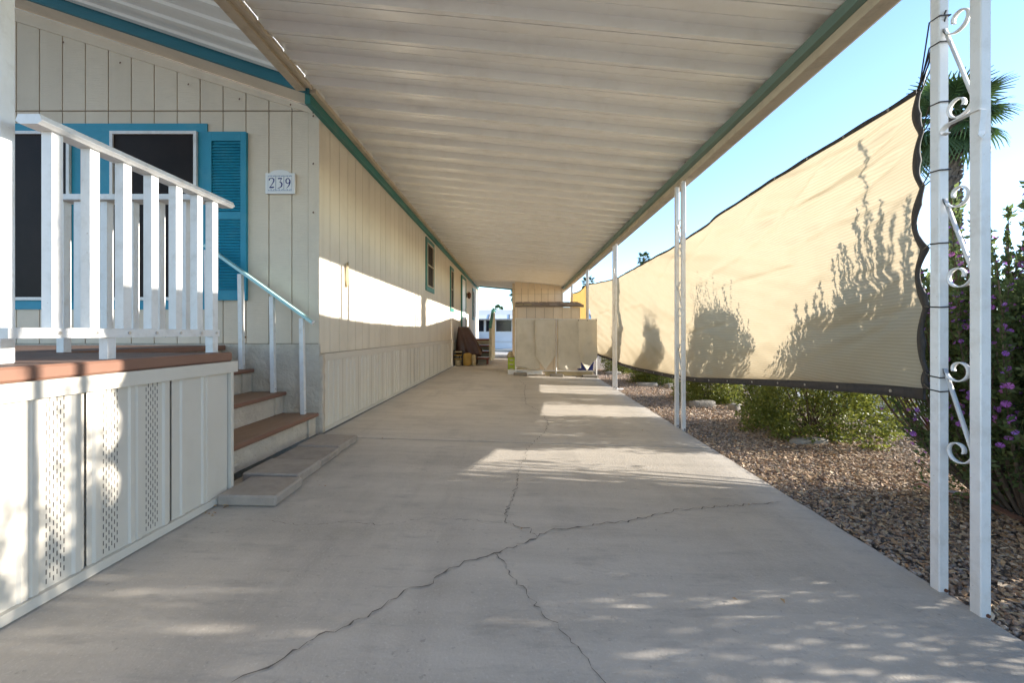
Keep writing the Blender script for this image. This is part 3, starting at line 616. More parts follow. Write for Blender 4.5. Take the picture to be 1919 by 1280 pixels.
# ledger that carries the roof in front of the home
B(XW - 0.052, XW + 0.022, -0.9, 3.368, 2.862, 2.955).build('ledger_beam', 'beam', cr)
B(XW + 0.023, XW + 0.060, -0.9, 3.368, 2.885, 2.9045).build('ledger_strip', 'beam', cr)
B(XW + 0.061, XW + 0.085, -0.9, 3.368, 2.870, 2.8955).build('ledger_lip', 'beam', cr)

B(XW + 0.026, XW + 0.046, -0.9, 3.368, 2.9055, 2.985).build('light_stop_strip', 'roof_white', cr)  # unseen strip added to stop sky light leaking between pans and ledger
B(XW + 0.05, XW + 0.07, 3.37, 17.6, 2.8965, 2.975).build('light_stop_strip', 'roof_white', cr)  # added light stop continued along the home's eave
# porch roof: ridges run up towards the left
pr_ = empty('porch_roof', (-3.5, 1.5, 3.4), 'cream ribbed porch roof sloping up to the left of the ledger beam', 'porch roof')
pf2 = [(0, .02), (.06, .02), (.072, 0.0), (.128, 0.0), (.14, .02), (.20, .02)]
pm2 = pan_mesh(-6.4, XW - 0.055, lambda x: 2.935 + SL * (XW - x), PR=pf2)
for k in range(28): newobj('roof_pan', pm2, pr_, Vector((0, 3.20 - 0.2 * k, 0)) - wloc(pr_))

# ------------------------------------------------------------------ scrollwork carport posts
def spiral(cy, cz, r0, r1, a0, a1, n=22):
    return [(cy + (r0 + (r1 - r0) * i / n) * math.cos(a0 + (a1 - a0) * i / n), cz + (r0 + (r1 - r0) * i / n) * math.sin(a0 + (a1 - a0) * i / n)) for i in range(n + 1)]
def scroll_mb(x, yn, yf, z0, z1):
    """S-scroll of flat bar between the near leg (yn) and the far leg (yf)"""
    cy = (yn + yf) / 2; g_ = (yf - yn) / 2 - .002
    top = spiral(cy, z1 - g_, g_ * 0.35, g_, R(200), R(-180))          # ends at the near... winds out to the far leg side
    top = [(2 * cy - a, b) for a, b in top]
    bot = spiral(cy, z0 + g_, g_, g_ * 0.35, R(180), R(560))
    P = top + bot
    return MB().strip([(x, a, b) for a, b in P], .016, .0045, (1, 0, 0))
LEG = .038
def carport_post(x, yc, label, gap=0.135, zs_=((.40, .80), (1.05, 1.45), (1.68, 2.10))):
    gb = gz(x) - 0.004 if x < edge(yc) else -0.134
    p = empty('carport_post', (x, yc, gb), label, 'post', 'scrollwork posts along the carport edge')
    for s in (-1, 1):
        yy = yc + s * (gap / 2 + LEG / 2); l = MB().cbox(x - LEG / 2, x + LEG / 2, yy - LEG / 2, yy + LEG / 2, gb + .001, 2.446, .003).build('leg', 'white_paint', p)
        MB().tube([(x + .005, yy - LEG / 2, gb + .035), (x + .005, yy - LEG / 2 - .005, gb + .035)], .0065, 8).build('bolt', 'rust', l)
    for a, b in zs_: scroll_mb(x, yc - gap / 2, yc + gap / 2, a, b).build('scroll', 'white_paint', p, True)
    return p
p1 = carport_post(1.632, 1.53, 'white scrollwork post pair nearest the camera, tied to the shade cloth', 0.104)
MB().strip([(1.622, 1.425, 1.575), (1.612, 1.425, 1.56), (1.60, 1.428, 1.572), (1.606, 1.432, 1.588), (1.612, 1.43, 1.66), (1.612, 1.44, 1.668), (1.612, 1.55, 1.669), (1.612, 1.572, 1.655), (1.612, 1.564, 1.636), (1.612, 1.55, 1.64)], .022, .004, (1, 0, 0)).build('hanger_bracket', 'white_paint', p1)
carport_post(1.70, 4.33, 'white scrollwork post pair second from the camera')
carport_post(1.715, 7.30, 'white scrollwork post pair third from the camera')
carport_post(1.72, 10.2, 'white post pair fourth from the camera, beside the canvas screen')
carport_post(1.72, 13.1, 'farthest white post pair, beside the tall shed')
MB().strip([(1.72, 7.24, -.09), (1.80, 7.26, -.10), (1.86, 7.28, -.095)], .05, .02, (0, 1, 0)).build('foot_bracket', 'white_paint', bpy.data.objects['carport_post.002'])

# ------------------------------------------------------------------ shade cloth
TOP = [(1.76, 1.90), (2.6, 1.985), (3.57, 1.95), (4.55, 1.915), (6.5, 1.88), (7.75, 1.90), (9.6, 2.03), (10.8, 2.15), (11.1, 2.17)]
BOT = [(1.70, .665), (2.63, .585), (4.55, .40), (6.0, .36), (7.43, .35), (9.56, .42), (11.1, .44)]
def interp(P, t):
    ys = [p[0] for p in P]; zs_ = [p[1] for p in P]; return float(np.interp(t, ys, zs_))
def smooth_interp(P, t): return sum(interp(P, t + k * .18) for k in (-2, -1, 0, 1, 2)) / 5
TIES = [0.0, 0.14, 0.325, 0.535, 0.73, 0.94, 1.0]      # fraction from the top
cr_r = random.Random(17); CREASE = []
for zt_ in (1.88, 1.72, 1.49, 1.22, 0.98):
    for sl_ in (cr_r.uniform(-.28, -.08), cr_r.uniform(-.12, .06)): CREASE.append((1.8, zt_, sl_, cr_r.uniform(.7, 2.8), cr_r.uniform(.016, .03), cr_r.uniform(.013, .023) * cr_r.choice((1, 1, -1))))
for y_ in (2.4, 3.1, 3.9, 4.6, 5.4, 6.2, 7.2, 8.0, 9.0, 9.9):
    CREASE.append((y_, 1.93, cr_r.uniform(-.55, -.25), cr_r.uniform(.4, 1.1), cr_r.uniform(.018, .03), cr_r.uniform(.010, .017)))
    CREASE.append((y_ + cr_r.uniform(-.3, .3), cr_r.uniform(.9, 1.7), cr_r.uniform(-.22, -.06), cr_r.uniform(.8, 2.2), cr_r.uniform(.02, .04), cr_r.uniform(.010, .020) * cr_r.choice((1, -1))))
def creases(y, z):
    o = 0.0
    for (cy_, cz_, sl_, ln_, w_, a_) in CREASE:
        t = y - cy_
        if t < -.05 or t > ln_ * 1.6: continue
        e = (z - cz_ - sl_ * t - .03 * math.sin(t * 2.5 + cz_ * 9)) / (w_ * (1 + .5 * t))
        if abs(e) < 3: o += a_ * math.exp(-e * e) * math.exp(-(t / ln_) ** 2) * min(1, (t + .05) * 6)
    return o
def cloth_pt(u, v, y0=1.735, y1=11.1):
    """u along the length, v up"""
    y = y0 + (y1 - y0) * u; w = 1 - v
    sc_ = 0
    for a, b in zip(TIES[:-1], TIES[1:]):
        if a <= w <= b: sc_ = math.sin(math.pi * (w - a) / (b - a)) * min(.055, (b - a) * .22)
    y += sc_ * max(0, 1 - (y - y0) / .5) + 0.035 * v * max(0, 1 - (y - y0) / .8)
    zt, zb = smooth_interp(TOP, y), smooth_interp(BOT, y); z = zb + (zt - zb) * v
    x = 1.70 + 0.15 * min(1, (y - 1.7) / 1.6) ** 0.8
    span = math.sin(math.pi * min(1, max(0, (y - 1.7) / 2.7))) if y < 4.4 else abs(math.sin(math.pi * (y - 4.4) / 2.95))
    x += 0.10 * math.sin(math.pi * v ** .62) * (0.4 + span) * (1 if y > 2.2 else (y - 1.7) / .5)
    dg = z - 0.28 * (y - 1.7)
    fade = min(1, (y - 1.7) / .4)
    x += fade * (0.022 * math.sin(dg * 8.0 + 0.8 * math.sin(y * 1.1)) + 0.009 * math.sin(dg * 23 + 2.2 * math.sin(y * 0.9 + 1)) * (.5 + .5 * math.sin(y * 1.3 + z)) + 0.003 * math.sin(dg * 47 + 3 * math.sin(y * 1.4)) + 0.012 * math.sin(z * 5.5 + y * .35 + 2.0) * (1 - v))
    x += 0.020 * math.exp(-((v - .16) / .09) ** 2) * fade * (0.6 + .4 * math.sin(y * 2.2))
    return (x - creases(y, z) * min(1, fade * 1.5), y, z)
clo = empty('shade_cloth', (1.8, 6.4, 0.35), 'long tan shade cloth stretched between the carport posts', 'shade cloth')
NU, NV = 440, 130
vs = [cloth_pt(i / NU, j / NV) for j in range(NV + 1) for i in range(NU + 1)]
fs = [(j * (NU + 1) + i, j * (NU + 1) + i + 1, (j + 1) * (NU + 1) + i + 1, (j + 1) * (NU + 1) + i) for j in range(NV) for i in range(NU)]
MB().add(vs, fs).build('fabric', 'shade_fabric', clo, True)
def ribbon(P, w_dirs, name, m, th=0.006):
    q = MB(); n = len(P); vs = []
    for p, (dx, dy, dz) in zip(P, w_dirs):
        for (ox, k) in ((-th, 0), (-th, 1), (th, 1), (th, 0)): vs.append((p[0] + ox + dx * k, p[1] + dy * k, p[2] + dz * k))
    f = [(4 * i + a, 4 * i + (a + 1) % 4, 4 * i + 4 + (a + 1) % 4, 4 * i + 4 + a) for i in range(n - 1) for a in range(4)] + [(0, 1, 2, 3), (4 * n - 1, 4 * n - 2, 4 * n - 3, 4 * n - 4)]
    q.add(vs, f); return q.build(name, m, clo, True)
tp = [cloth_pt(i / 200, 1) for i in range(201)]; bt = [cloth_pt(i / 200, 0) for i in range(201)]
ribbon(tp, [(0, 0, .020 + .004 * sn(p[1] * 7))for p in tp], 'top_hem', 'hem'); ribbon(bt, [(0, 0, -.048)] * 201, 'bottom_hem', 'hem')
ed = [cloth_pt(0, j / 120) for j in range(121)]
ribbon(ed, [(-.016, -.048 + .018 * abs(math.sin(j * .17)), 0) for j in range(121)], 'side_hem', 'hem')
y = 1.9
while y < 11:
    u = (y - 1.735) / (11.1 - 1.735)
    for v, dz in ((1, .008), (0, -.024)):
        p = cloth_pt(u, v); MB().tube([(p[0] - .0065, p[1], p[2] + dz), (p[0] - .009, p[1], p[2] + dz)], .007, 10).build('grommet', 'metal', clo)
    y += 0.34
def tie(zc, zp, off=0.0):
    a = cloth_pt(0, max(0, min(1, (zc - .63) / (1.9 - .63)))); x, y = 1.632, 1.598
    h = .0205
    P = [(a[0] - .005, a[1] - .01, a[2]), (x - h, y + h, zp + .004), (x - h, y - h, zp), (x + h, y - h, zp + .003), (x + h, y + h, zp + .006), (a[0] + .004, a[1] - .01, a[2] + .003)]
    MB().tube(P, .0026, 5).build('cable_tie', 'tie', clo)
for zc, zp in ((1.90, 2.10), (1.89, 2.00), (1.72, 1.77), (1.49, 1.51), (1.22, 1.23), (0.98, 0.985), (0.70, 0.715), (0.65, 0.662)): tie(zc, zp)
for dz in (0, .012): MB().tube([(1.70, 1.76, 1.905 + dz), (1.64, 1.63, 2.0 + dz * 3), (1.632, 1.575, 2.095 + dz * 2)], .003, 5).build('cable_tie', 'tie', clo)
# second, ochre cloth closing the far end
oc = empty('far_shade_cloth', (1.9, 12.6, .4), 'ochre shade cloth panel behind the canvas screen and shed', 'shade cloth')
vs = [(1.85 + .05 * math.sin(math.pi * i / 20) + .012 * sn(i * .9, j * .7), 11.12 + 3.4 * i / 20, .44 + (1.74 + .07 * i / 20 - .06 * math.sin(math.pi * i / 20)) * j / 12) for j in range(13) for i in range(21)]
fb = MB().add(vs, [(j * 21 + i, j * 21 + i + 1, (j + 1) * 21 + i + 1, (j + 1) * 21 + i) for j in range(12) for i in range(20)]).build('fabric', 'orange_cloth', oc, True)
q = MB(); P = vs[-21:]
q.strip([(p[0] - .004, p[1], p[2] + .012) for p in P], .012, .03, (1, 0, 0)); q.build('top_hem', 'hem', oc)

# ------------------------------------------------------------------ vegetation
def leaf_cloud(P, D, L, W, name, m, off, seed, jitter=0.6):
    """one small folded leaf (4 verts, 2 tris) per point"""
    r = np.random.default_rng(seed); n = len(P)
    t = D + r.normal(0, jitter, (n, 3)); t /= np.linalg.norm(t, axis=1)[:, None]
    s_ = np.cross(t, r.normal(0, 1, (n, 3))); s_ /= np.linalg.norm(s_, axis=1)[:, None]; up = np.cross(s_, t)
    L = L * r.uniform(.6, 1.25, n); W = W * r.uniform(.7, 1.2, n)
    a = P; b = P + t * (L * .5)[:, None] + s_ * W[:, None] + up * (W * .35)[:, None]; c = P + t * L[:, None]; d = P + t * (L * .5)[:, None] - s_ * W[:, None] + up * (W * .35)[:, None]
    V = np.stack([a, b, c, d], 1).reshape(-1, 3); i = np.arange(n)[:, None] * 4
    F = np.concatenate([i + [0, 1, 2], i + [0, 2, 3]], 1).reshape(-1, 3)
    return np_mesh(name, V, F, m, off)
def stems(base, tip, bend, n, r):
    """curved stem: returns n points"""
    t = np.linspace(0, 1, n)[:, None]; mid = (base + tip) / 2 + bend
    return (1 - t) ** 2 * base + 2 * t * (1 - t) * mid + t ** 2 * tip
def sage(loc, rx, ry, h, nst, seed, label, hfun=None, flowers=650, fill=15000, group='flowering shrubs right of the carport'):
    r = np.random.default_rng(seed); loc = np.array(loc, float)
    root = empty('flowering_shrub', loc, label, 'shrub', group)
    sm = MB(); LP = []; LD = []; tips = []
    for k in range(nst):
        a = r.uniform(0, 2 * np.pi); rho = math.sqrt(r.uniform(0, 1)); tx, ty = rho * math.cos(a) * rx, rho * math.sin(a) * ry
        hh = h * (1 - .50 * rho ** 2.2) * r.uniform(.72, 1.06)
        if rho > .8 and r.uniform() < .5: hh *= r.uniform(.25, .7)
        if hfun: hh *= hfun(loc[1] + ty)
        if k % 9 == 0 and rho < .8: hh *= 1.22
        if (tx < -.35 * rx and hh < .75) or (loc[1] + ty > 2.7 and hh < 1.0): continue
        base = loc + [tx * .18, ty * .18, 0]; tip = loc + [tx, ty, hh]
        P = stems(base, tip, np.array([tx * .25, ty * .25, -hh * .08]) + r.normal(0, .03, 3), 11, r)
        sm.tube(P, [.010 * (1 - i / 11) + .0018 for i in range(11)], 4, cap=False)
        branches = [(P, .22)]
        for b in range(4):
            i0 = r.integers(3, 9); d = P[i0] - P[i0 - 1]; d = d / np.linalg.norm(d) + r.normal(0, .38, 3) + [0, 0, .35]; d /= np.linalg.norm(d)
            Lb = r.uniform(.15, .42) * (1.2 - i0 / 14); Q = stems(P[i0], P[i0] + d * Lb, np.array([0, 0, -.02]), 6, r); branches.append((Q, .0))
            sm.tube(Q, [.0035, .003, .0026, .0022, .0018, .0014], 3, cap=False); tips.append((Q[-1], Q[-1] - Q[-2]))
        tips.append((P[-1], P[-1] - P[-2]))
        for Q, s0 in branches:
            T = np.diff(Q, axis=0); ln = np.linalg.norm(T, axis=1); tot = ln.sum(); m = int(tot * 150)
            u = r.uniform(s0, 1, m) * (len(Q) - 1.001); i = u.astype(int); f = (u - i)[:, None]
            LP.append(Q[i] * (1 - f) + Q[i + 1] * f); LD.append(T[i] / ln[i][:, None])
    sm.build('stem', 'bark', root)
    D = r.normal(0, 1, (fill, 3)); D /= np.linalg.norm(D, axis=1)[:, None]; Q = D * (r.uniform(0, 1, fill) ** (1 / 2.4))[:, None] * [rx * .72, ry * .80, h * .40]
    lob = 1 + .22 * np.sin(D[:, 0] * 5 + seed) * np.sin(D[:, 1] * 6 + 1) + .18 * np.sin(D[:, 2] * 7 + D[:, 1] * 5); Q = Q * lob[:, None] + loc + [.06, 0, h * .44]
    if hfun: Q[:, 2] = loc[2] + (Q[:, 2] - loc[2]) * np.array([max(.55, hfun(t)) for t in Q[:, 1]])
    LP.append(Q); LD.append(D * .6 + [0, 0, .6])
    LP = np.concatenate(LP); LD = np.concatenate(LD)
    ok = ~((LP[:, 1] > 2.55) & (LP[:, 2] < .86 - .35 * (LP[:, 0] > 3.15) - .25 * (LP[:, 1] < 2.68))) & (LP[:, 2] > loc[2] + .05) & ~((LP[:, 2] < .62) & (LP[:, 1] < 1.75) & (r.uniform(0, 1, len(LP)) < .80)); LP, LD = LP[ok], LD[ok]  # low leaves cut away so sun patches and dapples reach the slab
    tag(newobj('foliage', leaf_cloud(LP, LD * .8, .038, .0095, 'foliage', 'sage_leaf', loc, seed + 1), root), kind='stuff')
    fm = MB(); idx = r.permutation(len(tips))[:flowers]
    for i in idx:
        p, d = tips[i]; d = d / (np.linalg.norm(d) + 1e-9)
        for c in range(r.integers(1, 5)):
            o = Vector(p - d * r.uniform(0, .09) + r.normal(0, .008, 3)); ax = Vector(d + r.normal(0, .7, 3)).normalized(); s_ = r.uniform(.010, .017)
            u = ax.orthogonal().normalized(); w = ax.cross(u); vs = [o]; fs = []
            for k in range(5):
                t = 2 * math.pi * k / 5; e1 = u * math.cos(t - .5) + w * math.sin(t - .5); e2 = u * math.cos(t + .5) + w * math.sin(t + .5)
                vs += [o + e1 * s_ + ax * s_ * .5, o + e2 * s_ + ax * s_ * .55]; fs.append((0, 2 * k + 1, 2 * k + 2))
            fm.add(vs, fs)
    shell = LP[(np.abs(LP - loc) / [rx, ry, h]).max(1) > .55]; pick = shell[r.permutation(len(shell))[:flowers * 2]]
    for p in pick:
        o = Vector(p); ax = Vector(p - loc - [0, 0, h * .3]).normalized(); ax = (ax + Vector(r.normal(0, .5, 3))).normalized(); s_ = r.uniform(.011, .019); o += ax * .02
        u = ax.orthogonal().normalized(); w = ax.cross(u); vs = [o]; fs = []
        for k in range(5):
            t = 2 * math.pi * k / 5; e1 = u * math.cos(t - .5) + w * math.sin(t - .5); e2 = u * math.cos(t + .5) + w * math.sin(t + .5)
            vs += [o + e1 * s_ + ax * s_ * .5, o + e2 * s_ + ax * s_ * .55]; fs.append((0, 2 * k + 1, 2 * k + 2))
        fm.add(vs, fs)
    tag(fm.build('blossom', 'flower', root), kind='stuff')
    return root
sage((2.88, 2.30, -.13), .80, 1.25, 1.90, 300, 11, 'tall purple-flowering shrub behind the nearest carport post', lambda y: 1.0 if y < 2.0 else max(.45, 1 - .26 * (y - 2.0)), fill=36000)
sage((2.95, 0.72, -.13), .78, 0.95, 2.0, 160, 12, 'unseen purple-flowering shrub beside the camera, shading driveway and skirting', None, 160, 17000)  # out-of-view shrub, kept and shaped for the dappled shade it casts
def hedge(loc, rx, ry, h, seed, label, n=24000):
    r = np.random.default_rng(seed); loc = np.array(loc, float)
    root = empty('green_shrub', loc, label, 'shrub', 'clipped green shrubs beneath the shade cloth')
    sm = MB()
    for k in range(26):
        a = r.uniform(0, 2 * np.pi); rho = r.uniform(.3, 1) ** .6; z = r.uniform(.25, .9) * h; f = math.sqrt(max(.05, 1 - ((z / h - .42) / .62) ** 2))
        tip = loc + [math.cos(a) * rx * rho * f, math.sin(a) * ry * rho * f, z]; P = stems(loc + r.normal(0, .05, 3) * [1, 1, 0], tip, np.array([0, 0, -.12 * h]), 7, r)
        sm.tube(P, [.011 - .0013 * i for i in range(7)], 4, cap=False)
    sm.build('stem', 'bark', root)
    # clumps of leaves spread through the shell of the shrub
    nc = 330; a = r.uniform(0, 2 * np.pi, nc); zz = r.uniform(.04, 1.0, nc) ** 1.25; f = np.sqrt(np.clip(1 - ((zz - .36) / .68) ** 2, .03, 1)); rho = r.uniform(.35, 1.04, nc)
    C = np.stack([np.cos(a) * rx * f * rho, np.sin(a) * ry * f * rho, zz * h], 1) + loc
    k = r.integers(0, nc, n); D = r.normal(0, 1, (n, 3)); D /= np.linalg.norm(D, axis=1)[:, None]
    P = C[k] + D * (r.uniform(0, 1, n) ** .5 * .105)[:, None] * [1, 1, 1.1]; P[:, 2] = np.maximum(P[:, 2], loc[2] + .012)
    out = (C[k] - (loc + [0, 0, h * .3])); out /= np.linalg.norm(out, axis=1)[:, None]
    # upright shoots on top
    ns = 190; hi = C[np.argsort(-C[:, 2])[:nc // 2]]; sp = hi[r.integers(0, len(hi), ns)]; m = 16
    t = np.linspace(0, 1, m); S = (sp[:, None, :] + (np.array([0, 0, 1.0])[None, None, :] + r.normal(0, .22, (ns, 1, 3))) * (t * .34)[None, :, None] * (sp[:, 2:3] - loc[2])[:, None, :] / h).reshape(-1, 3)
    P = np.concatenate([P, S]); DD = np.concatenate([out * .8 + [0, 0, .4], np.tile([0, 0, 1.0], (len(S), 1))])
    tag(newobj('foliage', leaf_cloud(P, DD, .034, .0105, 'foliage', 'hedge_leaf', loc, seed + 1, .7), root), kind='stuff')
    return root
hedge((2.98, 4.15, -.13), .68, .70, 1.42, 21, 'yellow-green shrub under the shade cloth, nearest and largest of the row', 34000)
hedge((2.85, 6.15, -.13), .50, .55, 1.30, 22, 'green shrub under the shade cloth between the second and third posts')
hedge((2.75, 8.35, -.13), .50, .60, 1.25, 23, 'green shrub under the cloth just beyond the third post')
hedge((2.65, 10.6, -.13), .50, .60, 1.2, 24, 'small far green shrub right of the canvas screen', 16000)
# edging stones at the shrubs
def rock(loc, sx, sy, sz_, seed, label, rz=0.0):
    r = random.Random(seed); bm = bmesh.new(); bmesh.ops.create_cube(bm, size=2); bmesh.ops.subdivide_edges(bm, edges=bm.edges[:], cuts=3, use_grid_fill=True)
    for v in bm.verts:
        c = v.co; k = 1 / (abs(c.x) ** 6 + abs(c.y) ** 6 + abs(c.z) ** 6) ** (1 / 6); c *= k
        c *= 1 + .07 * sn(c.x * 2 + seed, c.y * 2, c.z * 2) + r.uniform(-.02, .02); v.co = Vector((c.x * sx, c.y * sy, (c.z + 1) * sz_))
    me = bpy.data.meshes.new('edging_stone'); bm.to_mesh(me); bm.free(); me.materials.append(MATS['stone']); me.polygons.foreach_set('use_smooth', [True] * len(me.polygons))
    o = newobj('edging_stone', me, None, loc, (0, 0, rz)); tag(o, label, 'stone', 'edging stones at the shrub bases')
rock((2.62, 3.72, -.14), .17, .05, .040, 1, 'long pale edging stone in front of the nearest green shrub', .15)
rock((2.50, 5.60, -.14), .18, .06, .055, 2, 'pale edging block in front of the second green shrub', .1)
rock((2.85, 5.42, -.14), .07, .06, .05, 3, 'small white stone right of the second shrub edging block', .4)
rock((2.42, 7.75, -.14), .2, .06, .05, 4, 'pale edging stone at the third green shrub', .05)
rock((2.80, 7.6, -.14), .09, .06, .05, 5, 'small white stone right of the third shrub edging stone', .3)
rock((2.3, 10.0, -.14), .2, .06, .05, 6, 'farthest pale edging stone beyond the canvas screen', .0)
# fallen palm boot
q = MB(); P = [(2.64, 2.60, -.10), (2.66, 2.48, -.08), (2.665, 2.34, -.085), (2.66, 2.2, -.10), (2.65, 2.05, -.105)]
q.strip(P, .040, .010, (.95, .1, .15)); q.strip([(2.63, 2.72, -.105), (2.64, 2.66, -.075), (2.645, 2.6, -.085)], .10, .008, (.95, .1, .15))
tag(q.build('fallen_palm_stalk', 'terracotta'), 'reddish-brown dry palm stalk lying on the gravel by the nearest post', 'palm stalk')

# fan palms
def fan_frond(nseg, Lp, Lf, droop, seed, w=.020):
    """petiole along +X then a fan of narrow folded segments"""
    r = random.Random(seed); q = MB()
    pet = [(Lp * t, 0, Lp * (.32 * t - .30 * t * t)) for t in (0, .25, .5, .75, 1)]
    q.tube(pet, [.016, .013, .011, .010, .008], 4, cap=False); o = Vector(pet[-1])
    for i in range(nseg):
        a = R(-118 + 236 * i / (nseg - 1)); L_ = Lf * (1 - .28 * (abs(a) / R(118)) ** 2) * r.uniform(.92, 1.06); d = Vector((math.cos(a), math.sin(a), 0)); sd = Vector((-d.y, d.x, 0))
        vs = []; n = 5
        for k in range(n + 1):
            t = k / n; c = o + d * L_ * t + Vector((0, 0, -droop * L_ * (t ** 2.4) * r.uniform(.85, 1.15) - .05 * t)); ww = w * (t / .35 if t < .35 else (1 - t) / .65 + .06) + .003
            vs += [c + sd * ww + Vector((0, 0, .4 * ww)), c, c - sd * ww + Vector((0, 0, .4 * ww))]
        q.add(vs, [(3 * k, 3 * k + 1, 3 * k + 4, 3 * k + 3) for k in range(n)] + [(3 * k + 1, 3 * k + 2, 3 * k + 5, 3 * k + 4) for k in range(n)])
    return q
def fan_palm(loc, h, r0, Lp, Lf, nf, label, seed, detail=True, w=.02, group='fan palms'):
    r = random.Random(seed); root = empty('fan_palm', loc, label, 'palm tree', group); x, y, z = loc
    q = MB(); n = 26
    rings = [[(x + (r0 * (1 + .25 * (1 - t / n) ** 3) + .012 * sn(t * 2.1, j)) * math.cos(2 * math.pi * j / 10), y + r0 * (1 + .25 * (1 - t / n) ** 3) * math.sin(2 * math.pi * j / 10), z + h * t / n) for j in range(10)] for t in range(n + 1)]
    q.loft(rings)
    if detail:
        zz = z + h * .30
        while zz < z + h:
            for k in range(9):
                a = r.uniform(0, 6.28); d = Vector((math.cos(a), math.sin(a), 0)); b = Vector((x, y, zz + r.uniform(-.03, .03))) + d * r0 * .92; s_ = Vector((-d.y, d.x, 0)) * .05
                q.add([b - s_, b + s_, b + d * .085 + s_ * .6 + Vector((0, 0, .12)), b + d * .085 - s_ * .6 + Vector((0, 0, .12)), b + d * .03 + Vector((0, 0, .16))], [(0, 1, 2, 4), (0, 4, 3), (1, 2, 4)])
            zz += .085
    q.build('trunk', 'palm_bark', root)
    var = [fan_frond(26 if detail else 13, Lp, Lf, dr, seed + i, w).mesh('frond', 'palm_leaf') for i, dr in enumerate((.20, .45, .75))]
    for i in range(nf):
        t = i / nf; el = R(72 - 125 * t + r.uniform(-9, 9)); az = i * 2.39996 + r.uniform(-.2, .2); vm = var[0 if t < .35 else (1 if t < .7 else 2)]
        o = newobj('frond', vm, root, (math.cos(az) * r0 * .4, math.sin(az) * r0 * .4, h - .05 - .25 * t)); o.rotation_euler = (0, -el, az)
        k = r.uniform(.85, 1.1); o.scale = (k, k, k)
    return root
fan_palm((8.42, 8.1, -.15), 5.3, .15, .44, .46, 38, 'large fan palm with shaggy trunk behind the nearest post', 5, True, .026)
fan_palm((18.3, 60, -.15), 12.0, .17, .6, .52, 22, 'small distant fan palm above the shade cloth right of the third post', 6, False, .07)
fan_palm((10.2, 60, -.15), 8.5, .17, .65, .55, 22, 'distant fan palm behind the fourth post above the cloth', 7, False, .07)
fan_palm((-2.25, 48, -.15), 3.55, .2, .6, .42, 22, 'distant palm crown over the roof of the far white house', 8, False, .07)
fan_palm((-.05, 42, -.15), 5.0, .17, .5, .50, 22, 'distant fan palm half hidden by the tall shed corner', 9, False, .07)

# ------------------------------------------------------------------ far end of the driveway
shd = empty('tall_shed', (.86, 16.2, 0), 'tall cream board-sided shed under the far end of the carport', 'shed')
B(-.10, 1.58, 14.93, 17.4, -.12, 2.50).build('wall', 'groove', shd)
xsb = [-.10 + .24 * k for k in range(8)]
wl = None
for k in range(7):
    a, b = xsb[k] + .006, min(xsb[k + 1] - .006, 1.575)
    for (z0, z1) in ((-.11, 2.30), (2.308, 0)):
        zt = (zr(a) - .006, zr(b) - .006) if z1 == 0 else None
        board_x(a, b, z0, z1, shd, zt, y=14.915, m='siding', th=.014)
B(-.19, -.101, 14.90, 15.0, -.12, 2.68).build('corner_post', 'beam', shd)
B(1.58, 1.64, 14.90, 15.0, -.12, 2.49).build('corner_post', 'siding', shd)
B(-.115, -.101, 15.001, 17.4, -.12, 2.64).build('side_panel', 'beam', shd)
cab = empty('storage_cabinet', (.78, 10.4, 0), 'low cream cabinet with brown shingle roof behind the canvas screen', 'cabinet')
B(.0, 1.50, 9.92, 10.9, -.08, 1.50).build('body', 'groove', cab)
for k in range(7):
    a = .005 + .2135 * k; board_x(a, a + .205, -.07, 1.495, cab, None, 'panel_board', 9.905, 'siding', .014)
MB().prism([(-.06, 9.84, 1.50), (-.06, 10.95, 1.66), (-.06, 10.95, 1.69), (-.06, 9.84, 1.53)], (1.64, 0, 0)).build('roof', 'shingle', cab)
for rr in range(3):
    for k in range(8):
        y0 = 9.82 + .36 * rr; a = -.07 + .207 * k + (.10 if rr % 2 else 0); zb = 1.532 + (y0 - 9.84) * .144
        if a > 1.5: continue
        MB().prism([(a + .014, y0, zb + .012), (min(a + .20, 1.585), y0, zb + .012), (min(a + .20, 1.585), y0 + .40, zb + .070), (a + .014, y0 + .40, zb + .070)], (0, 0, .010)).build('shingle', 'shingle' if not (rr == 0 and k < 2) else 'tan_cloth', cab)
scn = empty('canvas_screen', (.85, 9.25, -.08), 'beige canvas panels hung on a white pipe frame across the driveway', 'screen')
YS = 9.2; zb = -.05
def pipe(a, b, r=.016): MB().tube([a, b], r, 8).build('frame_pipe', 'white_paint', scn)
for xx in (-.045, .86, 1.755): pipe((xx, YS + .02, gz(xx) + .05), (xx, YS + .02, 1.215))
pipe((-.045, YS + .02, 1.20), (1.755, YS + .02, 1.18)); pipe((-.045, YS + .02, .05), (1.755, YS + .02, .03), .012)
def panel(x0, x1, z0, z1, y, seed, point=False):
    q = MB(); nx, nz = 16, 26; vs = []
    for j in range(nz + 1):
        for i in range(nx + 1):
            t, s_ = i / nx, j / nz; xx = x0 + (x1 - x0) * t; lo = z0 + (abs(t - .5) * 2 * .30 if point else .02 * math.sin(t * 5 + seed)); zz = lo + (z1 - lo) * s_
            vs.append((xx + .008 * sn(zz * 3, seed), y + (.022 * math.sin(t * 7 + seed + zz * 1.5) + .030 * sn(t * 4 + seed, zz * 2.4) + .016 * math.sin(9 * (t * .7 + s_) + seed)) * (1 - s_ * .85), zz))
    q.add(vs, [(j * (nx + 1) + i, j * (nx + 1) + i + 1, (j + 1) * (nx + 1) + i + 1, (j + 1) * (nx + 1) + i) for j in range(nz) for i in range(nx)])
    o = q.build('canvas_panel', 'canvas', scn, True); md = o.modifiers.new('thickness', 'SOLIDIFY'); md.thickness = .003; return o
panel(-.04, .50, .10, 1.20, YS - .03, 1); panel(.385, .835, .07, 1.19, YS - .075, 2, True)
